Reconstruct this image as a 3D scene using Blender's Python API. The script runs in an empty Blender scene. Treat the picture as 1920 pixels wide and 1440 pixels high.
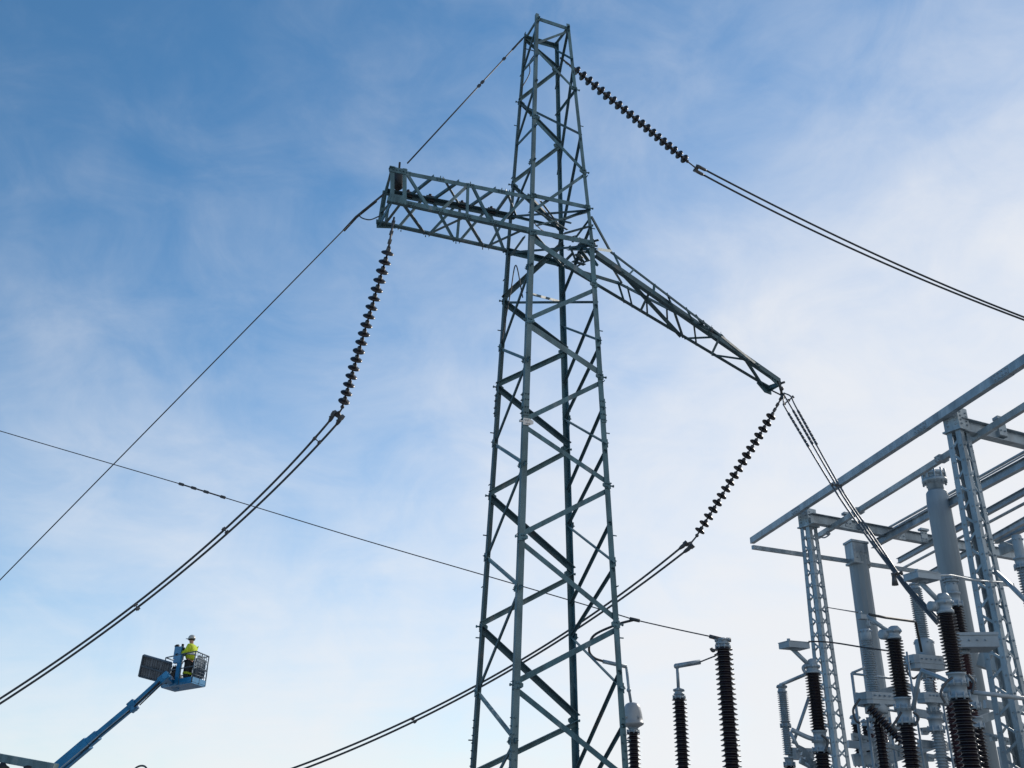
import bpy, math, random
import numpy as np
from mathutils import Vector as V, Matrix
random.seed(7)
R_ = math.radians
sc = bpy.context.scene
COL = sc.collection
# ------------------------------------------------------------------ camera
CAMZ = 1.6
FPX, PITCH, ROLL = 1800.0, 0.43014866, 0.014954494
cp, sp, cr, sr = math.cos(PITCH), math.sin(PITCH), math.cos(ROLL), math.sin(ROLL)
FW = V((0, cp, sp)); UP0 = V((0, -sp, cp)); RT0 = V((1, 0, 0))
RT = RT0*cr + UP0*sr; UP = UP0*cr - RT0*sr
cam = bpy.data.cameras.new('camera'); co = bpy.data.objects.new('camera', cam); COL.objects.link(co)
M = Matrix.Identity(4)
for i in range(3):
    M[i][0] = RT[i]; M[i][1] = UP[i]; M[i][2] = -FW[i]
M[2][3] = CAMZ
co.matrix_world = M
cam.sensor_width = 36; cam.lens = 36*FPX/1920; cam.clip_start = 0.05; cam.clip_end = 20000
sc.camera = co
# ------------------------------------------------------------------ light and sky
SUN_AZ, SUN_EL = 43, 29          # degrees right of straight ahead, above the horizon
w = bpy.data.worlds.new('World'); sc.world = w; w.use_nodes = True
nt = w.node_tree; nt.nodes.clear()
def N(t, **k):
    n = nt.nodes.new(t)
    for a, b in k.items(): setattr(n, a, b)
    return n
def L_(a, b): nt.links.new(a, b)
def math_(op, a, b=None, c=None, clamp=False):
    n = N('ShaderNodeMath', operation=op, use_clamp=clamp)
    for i, x in enumerate((a, b, c)):
        if x is None: continue
        if isinstance(x, (int, float)): n.inputs[i].default_value = x
        else: L_(x, n.inputs[i])
    return n.outputs[0]
sky = N('ShaderNodeTexSky', sky_type='NISHITA', sun_disc=False, sun_elevation=R_(SUN_EL), sun_rotation=R_(SUN_AZ),
        altitude=50, air_density=1.0, dust_density=0.0, ozone_density=7.0)
tc = N('ShaderNodeTexCoord')
sep = N('ShaderNodeSeparateXYZ'); L_(tc.outputs['Generated'], sep.inputs[0])
dx, dy, dz = sep.outputs
zc = math_('MAXIMUM', dz, 0.0)
# thin high veil, thicker towards the horizon and towards the sun side
veil = math_('ADD', math_('MULTIPLY', dx, 0.80), math_('MULTIPLY', zc, -1.33))
veil = math_('ADD', veil, 1.17)
# cloud layer: direction projected on a plane, stretched into streaks
den = math_('ADD', zc, 0.16)
cu = math_('DIVIDE', dx, den); cv = math_('DIVIDE', dy, den)
comb = N('ShaderNodeCombineXYZ'); L_(cu, comb.inputs[0]); L_(cv, comb.inputs[1])
mp = N('ShaderNodeMapping'); mp.inputs['Rotation'].default_value = (0, 0, R_(-28)); mp.inputs['Scale'].default_value = (0.75, 1.5, 1)
mp.inputs['Location'].default_value = (4.14, 2.61, 0.19)
n1 = N('ShaderNodeTexNoise'); n1.inputs['Scale'].default_value = 2.7; n1.inputs['Detail'].default_value = 8; n1.inputs['Roughness'].default_value = 0.52; n1.inputs['Distortion'].default_value = 0.5
mp.inputs['Rotation'].default_value = (0, R_(25), 0); mp.inputs['Scale'].default_value = (1.0, 1.0, 1.45)
L_(tc.outputs['Generated'], mp.inputs[0]); L_(mp.outputs[0], n1.inputs['Vector'])
n3 = N('ShaderNodeTexNoise'); n3.inputs['Scale'].default_value = 9.0; n3.inputs['Detail'].default_value = 9; n3.inputs['Roughness'].default_value = 0.62; n3.inputs['Distortion'].default_value = 0.6
L_(mp.outputs[0], n3.inputs['Vector'])
mp2 = N('ShaderNodeMapping'); mp2.inputs['Rotation'].default_value = (0, 0, R_(20)); mp2.inputs['Scale'].default_value = (1.1, 3.2, 1)
L_(comb.outputs[0], mp2.inputs[0])
n2 = N('ShaderNodeTexNoise'); n2.inputs['Scale'].default_value = 1.6; n2.inputs['Detail'].default_value = 8; n2.inputs['Roughness'].default_value = 0.55; n2.inputs['Distortion'].default_value = 0.8
L_(mp2.outputs[0], n2.inputs['Vector'])
cl = math_('ADD', math_('MULTIPLY', math_('SUBTRACT', n1.outputs[0], 0.5), 0.95), math_('MULTIPLY', math_('SUBTRACT', n2.outputs[0], 0.5), 0.16))
cl = math_('ADD', cl, math_('MULTIPLY', math_('SUBTRACT', n3.outputs[0], 0.5), 0.5))
fac = math_('ADD', veil, cl)
ramp = N('ShaderNodeMapRange', interpolation_type='SMOOTHSTEP'); L_(fac, ramp.inputs[0])
ramp.inputs[1].default_value = -0.05; ramp.inputs[2].default_value = 1.3; ramp.inputs[3].default_value = 0.02; ramp.inputs[4].default_value = 0.97
mix = N('ShaderNodeMix', data_type='RGBA'); L_(ramp.outputs[0], mix.inputs[0]); hs = N('ShaderNodeHueSaturation'); hs.inputs['Hue'].default_value = 0.487; hs.inputs['Saturation'].default_value = 1.07; hs.inputs['Value'].default_value = 0.98; L_(sky.outputs[0], hs.inputs['Color']); L_(hs.outputs[0], mix.inputs[6])
CLOUD = (5.8, 5.86, 6.02, 1)
mix.inputs[7].default_value = CLOUD
bg = N('ShaderNodeBackground'); bg.inputs[1].default_value = 0.15
L_(mix.outputs[2], bg.inputs[0])
ow = N('ShaderNodeOutputWorld'); L_(bg.outputs[0], ow.inputs[0])
sun = bpy.data.lights.new('sun', 'SUN'); sun.energy = 2.6; sun.angle = R_(0.5); sun.color = (1.0, 0.92, 0.82)
so = bpy.data.objects.new('sun', sun); COL.objects.link(so)
sdir = V((math.sin(R_(SUN_AZ))*math.cos(R_(SUN_EL)), math.cos(R_(SUN_AZ))*math.cos(R_(SUN_EL)), math.sin(R_(SUN_EL))))
so.rotation_euler = (-sdir).to_track_quat('-Z', 'Y').to_euler(); so.location = sdir*60
sc.view_settings.view_transform = 'Standard'; sc.view_settings.look = 'None'; sc.view_settings.exposure = 0.0; sc.view_settings.gamma = 1.0
# ------------------------------------------------------------------ points from sight lines
C0 = V((0, 0, CAMZ))
def ray(x, y): return FW + RT*((x-960)/FPX) - UP*((y-720)/FPX)
def PY(x, y, Y): d = ray(x, y); return C0 + d*(Y/d.y)
def PZ(x, y, z): d = ray(x, y); return C0 + d*((z-CAMZ)/d.z)
def PD(x, y, D): return C0 + ray(x, y)*D
def dep(P): return (P-C0).dot(FW)
def px(P):
    q = P-C0; d = q.dot(FW)
    return 960+FPX*q.dot(RT)/d, 720-FPX*q.dot(UP)/d
def on_seg(A, B, val, ax):
    """point of the line A-B whose picture coordinate ax equals val"""
    a = A-C0; b = B-C0
    e = (RT if ax == 0 else -UP); c = (val-(960 if ax == 0 else 720))/FPX
    fa = a.dot(e)-c*a.dot(FW); fb = b.dot(e)-c*b.dot(FW)
    t = fa/(fa-fb)
    return A.lerp(B, t)
def zat(X, Y, y):
    return on_seg(V((X, Y, 0)), V((X, Y, 10)), y, 1).z
# ------------------------------------------------------------------ materials
def mat(name, base, rough=0.5, metal=0.0, var=0.25, scale=6.0, second=None, amt=0.5, bump=0.0, stretch=(1, 1, 1), spec=0.5, coat=0):
    m = bpy.data.materials.new(name); m.use_nodes = True
    t = m.node_tree; b = t.nodes['Principled BSDF']
    def n(ty, **k):
        q = t.nodes.new(ty)
        for a_, c_ in k.items(): setattr(q, a_, c_)
        return q
    g = n('ShaderNodeTexCoord'); mpn = n('ShaderNodeMapping'); mpn.inputs['Scale'].default_value = stretch
    t.links.new(g.outputs['Object'], mpn.inputs[0])
    a = n('ShaderNodeTexNoise'); a.inputs['Scale'].default_value = scale; a.inputs['Detail'].default_value = 6; a.inputs['Roughness'].default_value = 0.6
    t.links.new(mpn.outputs[0], a.inputs['Vector'])
    r = n('ShaderNodeValToRGB'); e = r.color_ramp.elements
    e[0].position = 0.3; e[1].position = 0.72
    e[0].color = tuple(c*(1-var) for c in base)+(1,); e[1].color = tuple(min(1, c*(1+var)) for c in base)+(1,)
    t.links.new(a.outputs[0], r.inputs[0])
    out = r.outputs[0]
    if second:
        a2 = n('ShaderNodeTexNoise'); a2.inputs['Scale'].default_value = scale*0.37; a2.inputs['Detail'].default_value = 8; a2.inputs['Roughness'].default_value = 0.65
        t.links.new(mpn.outputs[0], a2.inputs['Vector'])
        r2 = n('ShaderNodeValToRGB'); r2.color_ramp.elements[0].position = 0.62-0.12*amt; r2.color_ramp.elements[1].position = 0.72
        t.links.new(a2.outputs[0], r2.inputs[0])
        mx = n('ShaderNodeMix', data_type='RGBA'); t.links.new(r2.outputs[0], mx.inputs[0]); t.links.new(out, mx.inputs[6]); mx.inputs[7].default_value = tuple(second)+(1,)
        out = mx.outputs[2]
    t.links.new(out, b.inputs['Base Color'])
    mr = n('ShaderNodeMapRange'); mr.inputs[3].default_value = max(0.05, rough-0.12); mr.inputs[4].default_value = min(1, rough+0.15)
    t.links.new(a.outputs[0], mr.inputs[0]); t.links.new(mr.outputs[0], b.inputs['Roughness'])
    b.inputs['Metallic'].default_value = metal; b.inputs['Specular IOR Level'].default_value = spec
    if coat: b.inputs['Coat Weight'].default_value = coat
    if bump:
        bn = n('ShaderNodeBump'); bn.inputs['Strength'].default_value = bump; bn.inputs['Distance'].default_value = 0.02
        t.links.new(a.outputs[0], bn.inputs['Height']); t.links.new(bn.outputs[0], b.inputs['Normal'])
    return m
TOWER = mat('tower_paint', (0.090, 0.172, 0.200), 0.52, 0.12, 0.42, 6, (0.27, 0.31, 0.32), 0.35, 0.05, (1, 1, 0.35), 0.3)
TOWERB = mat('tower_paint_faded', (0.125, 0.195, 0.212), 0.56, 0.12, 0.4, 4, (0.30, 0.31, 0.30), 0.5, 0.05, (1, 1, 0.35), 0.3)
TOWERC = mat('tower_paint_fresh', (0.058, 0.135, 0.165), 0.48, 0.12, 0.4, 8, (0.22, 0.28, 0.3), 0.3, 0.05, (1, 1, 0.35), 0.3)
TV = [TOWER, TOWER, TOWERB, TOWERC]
TOWERD = mat('tower_paint_shaded', (0.062, 0.115, 0.135), 0.6, 0.05, 0.3, 7, (0.15, 0.14, 0.13), 0.25, 0, (1, 1, 1), 0.3)  # darker blotched copy of the tower paint, shade of unlit members put into its colour
PALE = mat('bare_zinc', (0.7, 0.68, 0.64), 0.5, 0.2, 0.1, 9)
GALV = mat('galvanised_steel', (0.30, 0.365, 0.405), 0.45, 0.3, 0.36, 3.5, (0.58, 0.62, 0.63), 0.55, 0.05, (1, 1, 0.3))
GALVL = mat('pale_galvanised_steel', (0.31, 0.375, 0.42), 0.5, 0.2, 0.15, 5, (0.3, 0.33, 0.34), 0.4)
POLE = mat('weathered_grey_steel', (0.27, 0.33, 0.37), 0.6, 0.1, 0.3, 1.6, (0.2, 0.23, 0.25), 0.6, 0.05, (1, 1, 0.12))
PORC = mat('brown_glazed_porcelain', (0.013, 0.009, 0.013), 0.2, 0, 0.3, 4, None, 0, 0, (1, 1, 1), 0.5, 0.2)
PORCR = mat('red_brown_porcelain', (0.06, 0.022, 0.028), 0.25, 0, 0.3, 4, None, 0, 0, (1, 1, 1), 0.55, 0.3)
SILI = mat('grey_silicone', (0.30, 0.37, 0.42), 0.4, 0, 0.15, 8)
DISC = mat('dark_disc_glaze', (0.014, 0.012, 0.014), 0.34, 0, 0.35, 14, None, 0, 0, (1, 1, 1), 0.5)
FIT = mat('fitting_metal', (0.09, 0.095, 0.10), 0.5, 0.4, 0.3, 14)
WIRE = mat('stranded_wire', (0.055, 0.062, 0.068), 0.6, 0.3, 0.25, 30)
WIREL = mat('aluminium_strand', (0.095, 0.105, 0.115), 0.5, 0.4, 0.25, 30)
DOME = mat('pale_grey_enamel', (0.36, 0.385, 0.40), 0.4, 0.1, 0.1, 6)
DARK = mat('dark_rubber', (0.015, 0.015, 0.017), 0.6, 0, 0.3, 10)
BLUE = mat('blue_lift_paint', (0.012, 0.19, 0.40), 0.35, 0.0, 0.25, 3, (0.03, 0.12, 0.22), 0.5, 0, (1, 1, 1), 0.5)
RAIL = mat('rail_steel', (0.10, 0.14, 0.18), 0.45, 0.4, 0.2, 6)
PANEL = mat('grey_slate_panel', (0.15, 0.175, 0.2), 0.55, 0.2, 0.35, 5, (0.2, 0.22, 0.23), 0.4)
HIVIS = mat('hi_vis_cloth', (0.50, 0.62, 0.03), 0.8, 0, 0.2, 9)
REFL = mat('reflective_tape', (0.55, 0.57, 0.6), 0.4, 0, 0.1, 20)
NAVY = mat('dark_trouser_cloth', (0.02, 0.026, 0.03), 0.85, 0, 0.3, 12)
SKIN = mat('skin', (0.40, 0.22, 0.16), 0.6, 0, 0.1, 12)
HELM = mat('helmet_plastic', (0.42, 0.43, 0.40), 0.35, 0, 0.1, 8)
GRAV = mat('crushed_gravel', (0.22, 0.21, 0.20), 0.9, 0, 0.45, 14, (0.3, 0.29, 0.27), 0.6, 0.6)
# ------------------------------------------------------------------ mesh helpers
def tag(o, label, cat=None, group=None, kind=None):
    if label: o['label'] = label
    if cat: o['category'] = cat
    if group: o['group'] = group
    if kind: o['kind'] = kind
    return o
class MB:
    def __init__(s): s.v = []; s.f = []; s.s = []
    def quadring(s, A, B, smooth=False):
        n = len(A)
        for i in range(n): s.f.append((A[i], A[(i+1) % n], B[(i+1) % n], B[i])); s.s.append(smooth)
    def pts(s, P):
        b = len(s.v); s.v += [tuple(p) for p in P]; return list(range(b, b+len(P)))
    def cap(s, A, smooth=False): s.f.append(tuple(A)); s.s.append(smooth)
    def prism(s, poly, vec):
        """closed polygon swept along vec"""
        vec = V(vec); A = s.pts(poly); B = s.pts([V(p)+vec for p in poly])
        s.quadring(A, B); s.cap(A[::-1]); s.cap(B)
        return s
    def box(s, c, ex, ey, ez):
        """centre and three half-edge vectors"""
        c, ex, ey, ez = V(c), V(ex), V(ey), V(ez)
        return s.prism([c-ex-ey-ez, c+ex-ey-ez, c+ex+ey-ez, c-ex+ey-ez], ez*2)
    def bar(s, P, Q, u, a, b, off=0.0):
        """rectangular bar P-Q, width a along u (made square to the bar), depth b"""
        P, Q = V(P), V(Q); d = (Q-P).normalized(); u = V(u); u = (u-d*u.dot(d)).normalized(); v = d.cross(u)
        o = v*off
        return s.prism([P+o-u*a/2-v*b/2, P+o+u*a/2-v*b/2, P+o+u*a/2+v*b/2, P+o-u*a/2+v*b/2], Q-P)
    def angle(s, P, Q, u, v, a, t=0.012, b=None):
        """rolled steel angle: flange a along u and flange b along v, heel on the line P-Q"""
        P, Q = V(P), V(Q); d = (Q-P).normalized(); u = V(u); v = V(v); b = b or a
        u = (u-d*u.dot(d)).normalized(); v = v-d*v.dot(d); v = (v-u*v.dot(u)).normalized()
        poly = [P, P+u*a, P+u*a+v*t, P+u*t+v*t, P+u*t+v*b, P+v*b]
        A = s.pts(poly); B = s.pts([p+(Q-P) for p in poly]); s.quadring(A, B); s.cap(A[::-1]); s.cap(B)
        return s
    def tube(s, P, r, n=8, caps=True):
        P = [V(p) for p in P]; rings = []; ref = None
        for i, p in enumerate(P):
            d = (P[min(i+1, len(P)-1)]-P[max(i-1, 0)]).normalized()
            if ref is None: ref = d.orthogonal().normalized()
            ref = (ref-d*ref.dot(d)).normalized(); w_ = d.cross(ref)
            rr = r[i] if isinstance(r, (list, tuple)) else r
            rings.append(s.pts([p+(ref*math.cos(2*math.pi*k/n)+w_*math.sin(2*math.pi*k/n))*rr for k in range(n)]))
        for a, b in zip(rings, rings[1:]): s.quadring(a, b, True)
        if caps: s.cap(rings[0][::-1]); s.cap(rings[-1])
        return s
    def lathe(s, P, ax, prof, n=20, smooth=True, rot=0.0):
        """prof = [(radius, distance along ax)]"""
        P = V(P); ax = V(ax).normalized(); e = ax.orthogonal().normalized(); g = ax.cross(e); rings = []
        for r, h in prof:
            rings.append(s.pts([P+ax*h+(e*math.cos(2*math.pi*k/n+rot)+g*math.sin(2*math.pi*k/n+rot))*max(r, 1e-4) for k in range(n)]))
        for a, b in zip(rings, rings[1:]): s.quadring(a, b, smooth)
        s.cap(rings[0][::-1]); s.cap(rings[-1])
        return s
    def bolt(s, P, nrm, r=0.018, h=0.016):
        return s.lathe(P, nrm, [(r, -0.004), (r, h), (r*0.5, h+0.003), (r*0.5, h+0.016)], 6, False)
    def ball(s, P, r, sc_=(1, 1, 1), n=10):
        pr = [(r*math.sin(math.pi*i/8), -r*math.cos(math.pi*i/8)) for i in range(9)]
        b = len(s.v); s.lathe((0, 0, 0), (0, 0, 1), pr, n)
        for i in range(b, len(s.v)):
            q = s.v[i]; s.v[i] = (P[0]+q[0]*sc_[0], P[1]+q[1]*sc_[1], P[2]+q[2]*sc_[2])
        return s
    def build(s, name, m, parent=None, label=None):
        me = bpy.data.meshes.new(name); off = V(parent['_o']) if parent is not None and '_o' in parent else V((0, 0, 0))
        me.from_pydata([tuple(V(q)-off) for q in s.v], [], s.f); me.validate(clean_customdata=False)
        if len(me.polygons) == len(s.s): me.polygons.foreach_set('use_smooth', s.s)
        me.materials.append(m); me.update()
        o = bpy.data.objects.new(name, me); COL.objects.link(o)
        if parent is not None:
            o.parent = parent
            if '_o' in parent: o['_o'] = parent['_o']
        if label: o['label'] = label
        return o
def thing(name, loc, label, cat, group=None):
    e = bpy.data.objects.new(name, None); COL.objects.link(e); e.location = loc; e.empty_display_size = 0.3
    e['_o'] = tuple(loc)
    return tag(e, label, cat, group)
def lone(mb, name, m, label, cat, group=None, kind=None):
    return tag(mb.build(name, m), label, cat, group, kind)
def spline(P, k=8):
    P = [V(p) for p in P]; out = []
    for i in range(len(P)-1):
        a = P[i-1] if i else P[0]*2-P[1]; b = P[i]; c = P[i+1]; d = P[i+2] if i+2 < len(P) else P[-1]*2-P[-2]
        for j in range(k):
            t = j/k
            out.append(0.5*((2*b)+(c-a)*t+(2*a-5*b+4*c-d)*t*t+(3*b-a-3*c+d)*t**3))
    out.append(P[-1]); return out
Z = V((0, 0, 1))
# ------------------------------------------------------------------ ground
g = MB(); g.prism([(-1500, -1500, -0.5), (1500, -1500, -0.5), (1500, 1500, -0.5), (-1500, 1500, -0.5)], (0, 0, 0.5))
tag(g.build('ground', GRAV), 'grey gravel ground of the switchyard', None, None, 'structure')

# ================================================================== lattice tower
LEG = {'B': [PY(1005, 30, 17.46), PY(994, 432.5, 17.08), PY(964, 1281, 16.66)],
       'D': [PY(1068, 51, 17.76), PY(1114, 462, 17.59), PY(1161, 1174, 17.43)],
       'A': [PY(983, 69, 18.24), PY(949, 471, 18.41), PY(900, 1174, 18.57)],
       'C': [PY(1045.5, 86, 18.54), PY(1055, 495, 18.92), PY(1080, 1349, 19.35)]}
for k, p in LEG.items():
    d = p[2]-p[1]; p[2] = p[1]+d*(p[1].z/-d.z)
def leg(L, y):
    p = LEG[L]
    q = on_seg(p[1], p[2], y, 1)
    return q if q.z < p[1].z else on_seg(p[0], p[1], y, 1)
base = sum((LEG[k][2] for k in LEG), V((0, 0, 0)))/4; base.z = 0
YAW = 0.36915
LX = (LEG['D'][1]-LEG['B'][1]); LX.z = 0; LX.normalize(); LY = V((-LX.y, LX.x, 0))
IN = {'B': (LX, LY), 'D': (-LX, LY), 'A': (LX, -LY), 'C': (-LX, -LY)}
TW = thing('lattice_tower', base, 'tall teal painted steel lattice tower with two long arms carrying the power lines', 'tower')
for k in 'BDAC':
    p = LEG[k]; u, v = IN[k]
    m = MB(); m.angle(p[0]+Z*0.10, p[1], u, v, 0.08, 0.012); m.angle(p[1], p[2], u, v, 0.11, 0.014)
    q = leg(k, {'B': 755, 'D': 770, 'A': 760, 'C': 780}[k]); d = (p[2]-p[1]).normalized()
    m.angle(q-d*0.26-u*0.012-v*0.012, q+d*0.26-u*0.012-v*0.012, u, v, 0.115, 0.011)
    for h in (-0.2, -0.08, 0.08, 0.2):
        for a in (0.03, 0.085):
            m.bolt(q+d*h+u*a-v*0.014, -v); m.bolt(q+d*h+v*a-u*0.014, -u)
    lo = p[2]+(p[1]-p[2]).normalized()*0.2
    # splice holes and bolts near the foot of the picture
    q = leg(k, 1408)
    for h in range(9):
        m.bolt(q+d*(h-4)*0.13+u*(0.035+.04*(h%2))-v*0.002, -v, 0.016); m.bolt(q+d*(h-4)*0.13+v*0.055-u*0.002, -u, 0.016)
    for h in range(40):     # step bolts on two of the legs
        if k in 'AD':
            y = 140+h*32
            q = leg(k, y); s_ = -u if h % 2 else -v
            if h % 3 == 0: m.tube([q+s_*0.0, q+s_*0.07], 0.012, 6)
    f = MB()
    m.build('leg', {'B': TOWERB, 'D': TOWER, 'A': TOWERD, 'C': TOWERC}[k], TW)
    f.lathe(V((p[2].x, p[2].y, -0.1))+u*0.05+v*0.05, Z, [(0.32, 0), (0.32, 0.35), (0.26, 0.4)], 20); f.build('footing', GRAV, TW)
def brace(P, Q, nrm, a, name='brace', m=TOWER, flip=1, parent=None, off=0.0, t=0.012, ext=0.0):
    nrm = V(nrm); d = (Q-P).normalized(); u = nrm.cross(d).normalized()*flip
    if u.z > 0: u = -u
    if flip < 0: u = -u
    mb = MB().angle(P-d*ext+nrm*off-u*a/2, Q+d*ext+nrm*off-u*a/2, u, -nrm, a, t)
    for e_ in ((.05, .12) if a > .075 else (.06,)):
        mb.bolt(P+d*e_+nrm*(off+.002), nrm, .016); mb.bolt(Q-d*e_+nrm*(off+.002), nrm, .016)
    return mb.build(name, random.choice(TV) if m is TOWER else m, parent or TW)
def fb(a, ya, b, yb, w_, name='brace', m=TOWER, off=None, nrm=None, ext=0.0):
    w_ *= .84
    P, Q = leg(a, ya), leg(b, yb)
    face = {'BD': -LY, 'AC': LY, 'AB': -LX, 'CD': LX}.get(''.join(sorted(a+b)), None)
    if nrm is not None: face = nrm
    inn = -0.03 if off is None else off
    brace(P+IN[a][0]*0.06*(1 if a+b in ('BD', 'DB', 'AC', 'CA') else 0)*0, Q, face, w_, name, m, 1, None, inn, 0.012, ext)
# front face
zig = [('B', 80, 'D', 56, .07), ('B', 88, 'D', 168, .07), ('B', 218, 'D', 321, .09), ('D', 325, 'B', 397, .08),
       ('B', 443, 'D', 527, .15), ('D', 541, 'B', 598, .11), ('B', 605, 'D', 700, .15), ('D', 715, 'B', 787, .11), ('B', 796, 'D', 905, .11),
       ('D', 917, 'B', 1003, .11), ('B', 1012, 'D', 1163, .11), ('D', 1178, 'B', 1281, .11), ('B', 1288, 'D', 1462, .11), ('D', 1478, 'B', 1620, .11)]
for a, ya, b, yb, w_ in zig: fb(a, ya, b, yb, w_)
# back face
zag = [('A', 77, 'C', 131, .07), ('C', 133, 'A', 190, .09), ('A', 194, 'C', 272, .08), ('C', 276, 'A', 345, .09), ('A', 350, 'C', 438, .08),
       ('A', 561, 'C', 459, .14), ('A', 569, 'C', 658, .12), ('C', 664, 'A', 723, .12), ('A', 730, 'C', 836, .12), ('C', 847, 'A', 926, .12), ('A', 934, 'C', 1070, .13),
       ('C', 1082, 'A', 1171, .12), ('A', 1180, 'C', 1346, .13), ('C', 1356, 'A', 1452, .12)]
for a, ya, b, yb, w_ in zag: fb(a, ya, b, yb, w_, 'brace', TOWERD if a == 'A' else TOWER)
# left side and right side: thin zigzags and struts
ls = [('B', 42, 'A', 128), ('B', 152, 'A', 262), ('B', 300, 'A', 404), ('B', 497, 'A', 652), ('B', 673, 'A', 832), ('B', 869, 'A', 1044), ('B', 1102, 'A', 1297), ('B', 1390, 'A', 1560)]
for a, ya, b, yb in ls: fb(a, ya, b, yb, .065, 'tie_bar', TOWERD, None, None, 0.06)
for a, ya, b, yb in [('A', 132, 'B', 103), ('A', 272, 'B', 236), ('A', 654, 'B', 674), ('A', 833, 'B', 869), ('A', 1046, 'B', 1100), ('A', 1299, 'B', 1387), ('B', 34, 'A', 70)]:
    fb(a, ya, b, yb, .065, 'strut', TOWER, None, None, 0.08)
rs = [('D', 60, 'C', 165), ('D', 137, 'C', 325), ('D', 263, 'C', 455), ('D', 576, 'C', 722), ('D', 655, 'C', 786), ('D', 768, 'C', 922), ('D', 848, 'C', 986), ('D', 983, 'C', 1135),
      ('D', 1069, 'C', 1194), ('D', 1262, 'C', 1450), ('D', 1362, 'C', 1520), ('D', 430, 'C', 560)]
for a, ya, b, yb in rs: fb(a, ya, b, yb, .065, 'tie_bar', TOWERD, None, None, 0.05)
for a, ya, b, yb in [('C', 95, 'D', 111), ('C', 215, 'D', 172), ('C', 613, 'D', 638), ('C', 788, 'D', 831), ('C', 988, 'D', 1053), ('C', 1196, 'D', 1290), ('D', 395, 'C', 415), ('D', 54, 'C', 84)]:
    fb(a, ya, b, yb, .06, 'strut', TOWER, None, None, 0.10)
# level rings and diaphragms
for a, ya, b, yb, w_, nm in [('B', 34, 'D', 55, .12, 'top_beam'), ('A', 72, 'C', 89, .11, 'top_beam'), ('B', 366, 'D', 390, .12, 'level_beam'), ('B', 433, 'D', 456, .14, 'level_beam'),
                             ('A', 472, 'C', 497, .13, 'level_beam'), ('A', 404, 'C', 428, .06, 'level_beam')]:
    fb(a, ya, b, yb, w_, nm, TOWER, 0.012)
for a, ya, b, yb in [('A', 192, 'D', 250), ('A', 565, 'D', 564), ('B', 547, 'C', 565), ('A', 404, 'D', 392), ('B', 434, 'C', 496), ('A', 472, 'D', 458), ('B', 367, 'C', 428)]:
    P, Q = leg(a, ya), leg(b, yb)
    MB().angle(P, Q, Z.cross((Q-P).normalized()), -Z, .055, .01).build('diaphragm_bar', TOWERD, TW)
# gusset plates with bolts
def gusset(L, y, face, w_=.16, h=.13, m=TOWER, label=None, nb=4):
    nrm = {'BD': -LY, 'AC': LY}[face]; q = leg(L, y); d = (LEG[L][2]-LEG[L][1]).normalized(); u = IN[L][0]
    a = q+nrm*0.006
    g_ = MB(); g_.prism([a-d*h/2-u*.01, a+d*h/2-u*.01, a+d*h/2+u*w_*.6, a+d*h*.2+u*w_, a-d*h*.2+u*w_, a-d*h/2+u*w_*.6], nrm*.012)
    for i in range(nb):
        g_.bolt(a+nrm*.014+u*(.04+.05*(i % 2)+.03*(i//2))+d*((i//2)-.5)*h*.5, nrm, .019)
    for s_ in (-1,): g_.tube([q-u*.0, q-u*.075], .016, 6); g_.lathe(q-u*.08, u, [(.026, 0), (.026, .02)], 6, False)
    g_.build('gusset_plate', m, TW, label)
for L, y in [('D', 168), ('B', 218), ('D', 323), ('B', 366), ('D', 390), ('B', 436), ('D', 460), ('D', 535), ('B', 600), ('D', 707), ('D', 911), ('B', 1006), ('D', 1171), ('B', 1284)]: gusset(L, y, 'BD')
gusset('B', 790, 'BD', .2, .14, PALE, 'pale unpainted gusset plate on the near leg')
for L, y in [('C', 132), ('A', 192), ('C', 274), ('A', 347), ('A', 405), ('A', 473), ('C', 497), ('A', 565), ('C', 661), ('A', 726), ('C', 842), ('A', 930), ('C', 1076), ('A', 1175), ('C', 1351)]: gusset(L, y, 'AC')
for pts in ([leg('A', 96)-LY*.1, leg('A', 112)-LY*.35+LX*.2, leg('A', 130)-LY*.3+LX*.1, leg('A', 145)-LY*.2+LX*.15, leg('A', 172)-LY*.15], [leg('B', 545)+LY*.3, leg('A', 560)-LY*.8+Z*.4, leg('A', 570)-LY*.5, leg('A', 650)-LY*.1],
            [leg('B', 400)+LX*.2+LY*.3, leg('C', 440)-LX*.5, leg('C', 450)-LX*.1, leg('C', 455)+LX*.2-LY*.4]):
    MB().tube(spline(pts), .013, 6).build('earth_cable', WIRE, TW)
for L, y, f_ in [('B', 300, 'AB'), ('B', 497, 'AB'), ('A', 653, 'AB'), ('B', 672, 'AB'), ('A', 832, 'AB'), ('B', 869, 'AB'), ('A', 1045, 'AB'), ('B', 1101, 'AB'), ('A', 1298, 'AB'), ('B', 1388, 'AB'),
                 ('D', 638, 'CD'), ('C', 787, 'CD'), ('D', 831, 'CD'), ('C', 987, 'CD'), ('D', 1053, 'CD'), ('C', 1195, 'CD'), ('D', 1290, 'CD')]:
    nrm = -LX if f_ == 'AB' else LX; q = leg(L, y)+nrm*.008; u = IN[L][1]; d = (LEG[L][2]-LEG[L][1]).normalized(); k = MB()
    k.prism([q-d*.09, q+d*.09, q+d*.05+u*.14, q-d*.05+u*.14], nrm*.01)
    for i in range(3): k.bolt(q+nrm*.012+u*(.03+.04*i)+d*.02*(i-1), nrm, .016)
    k.build('gusset_plate', random.choice(TV), TW)
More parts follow.
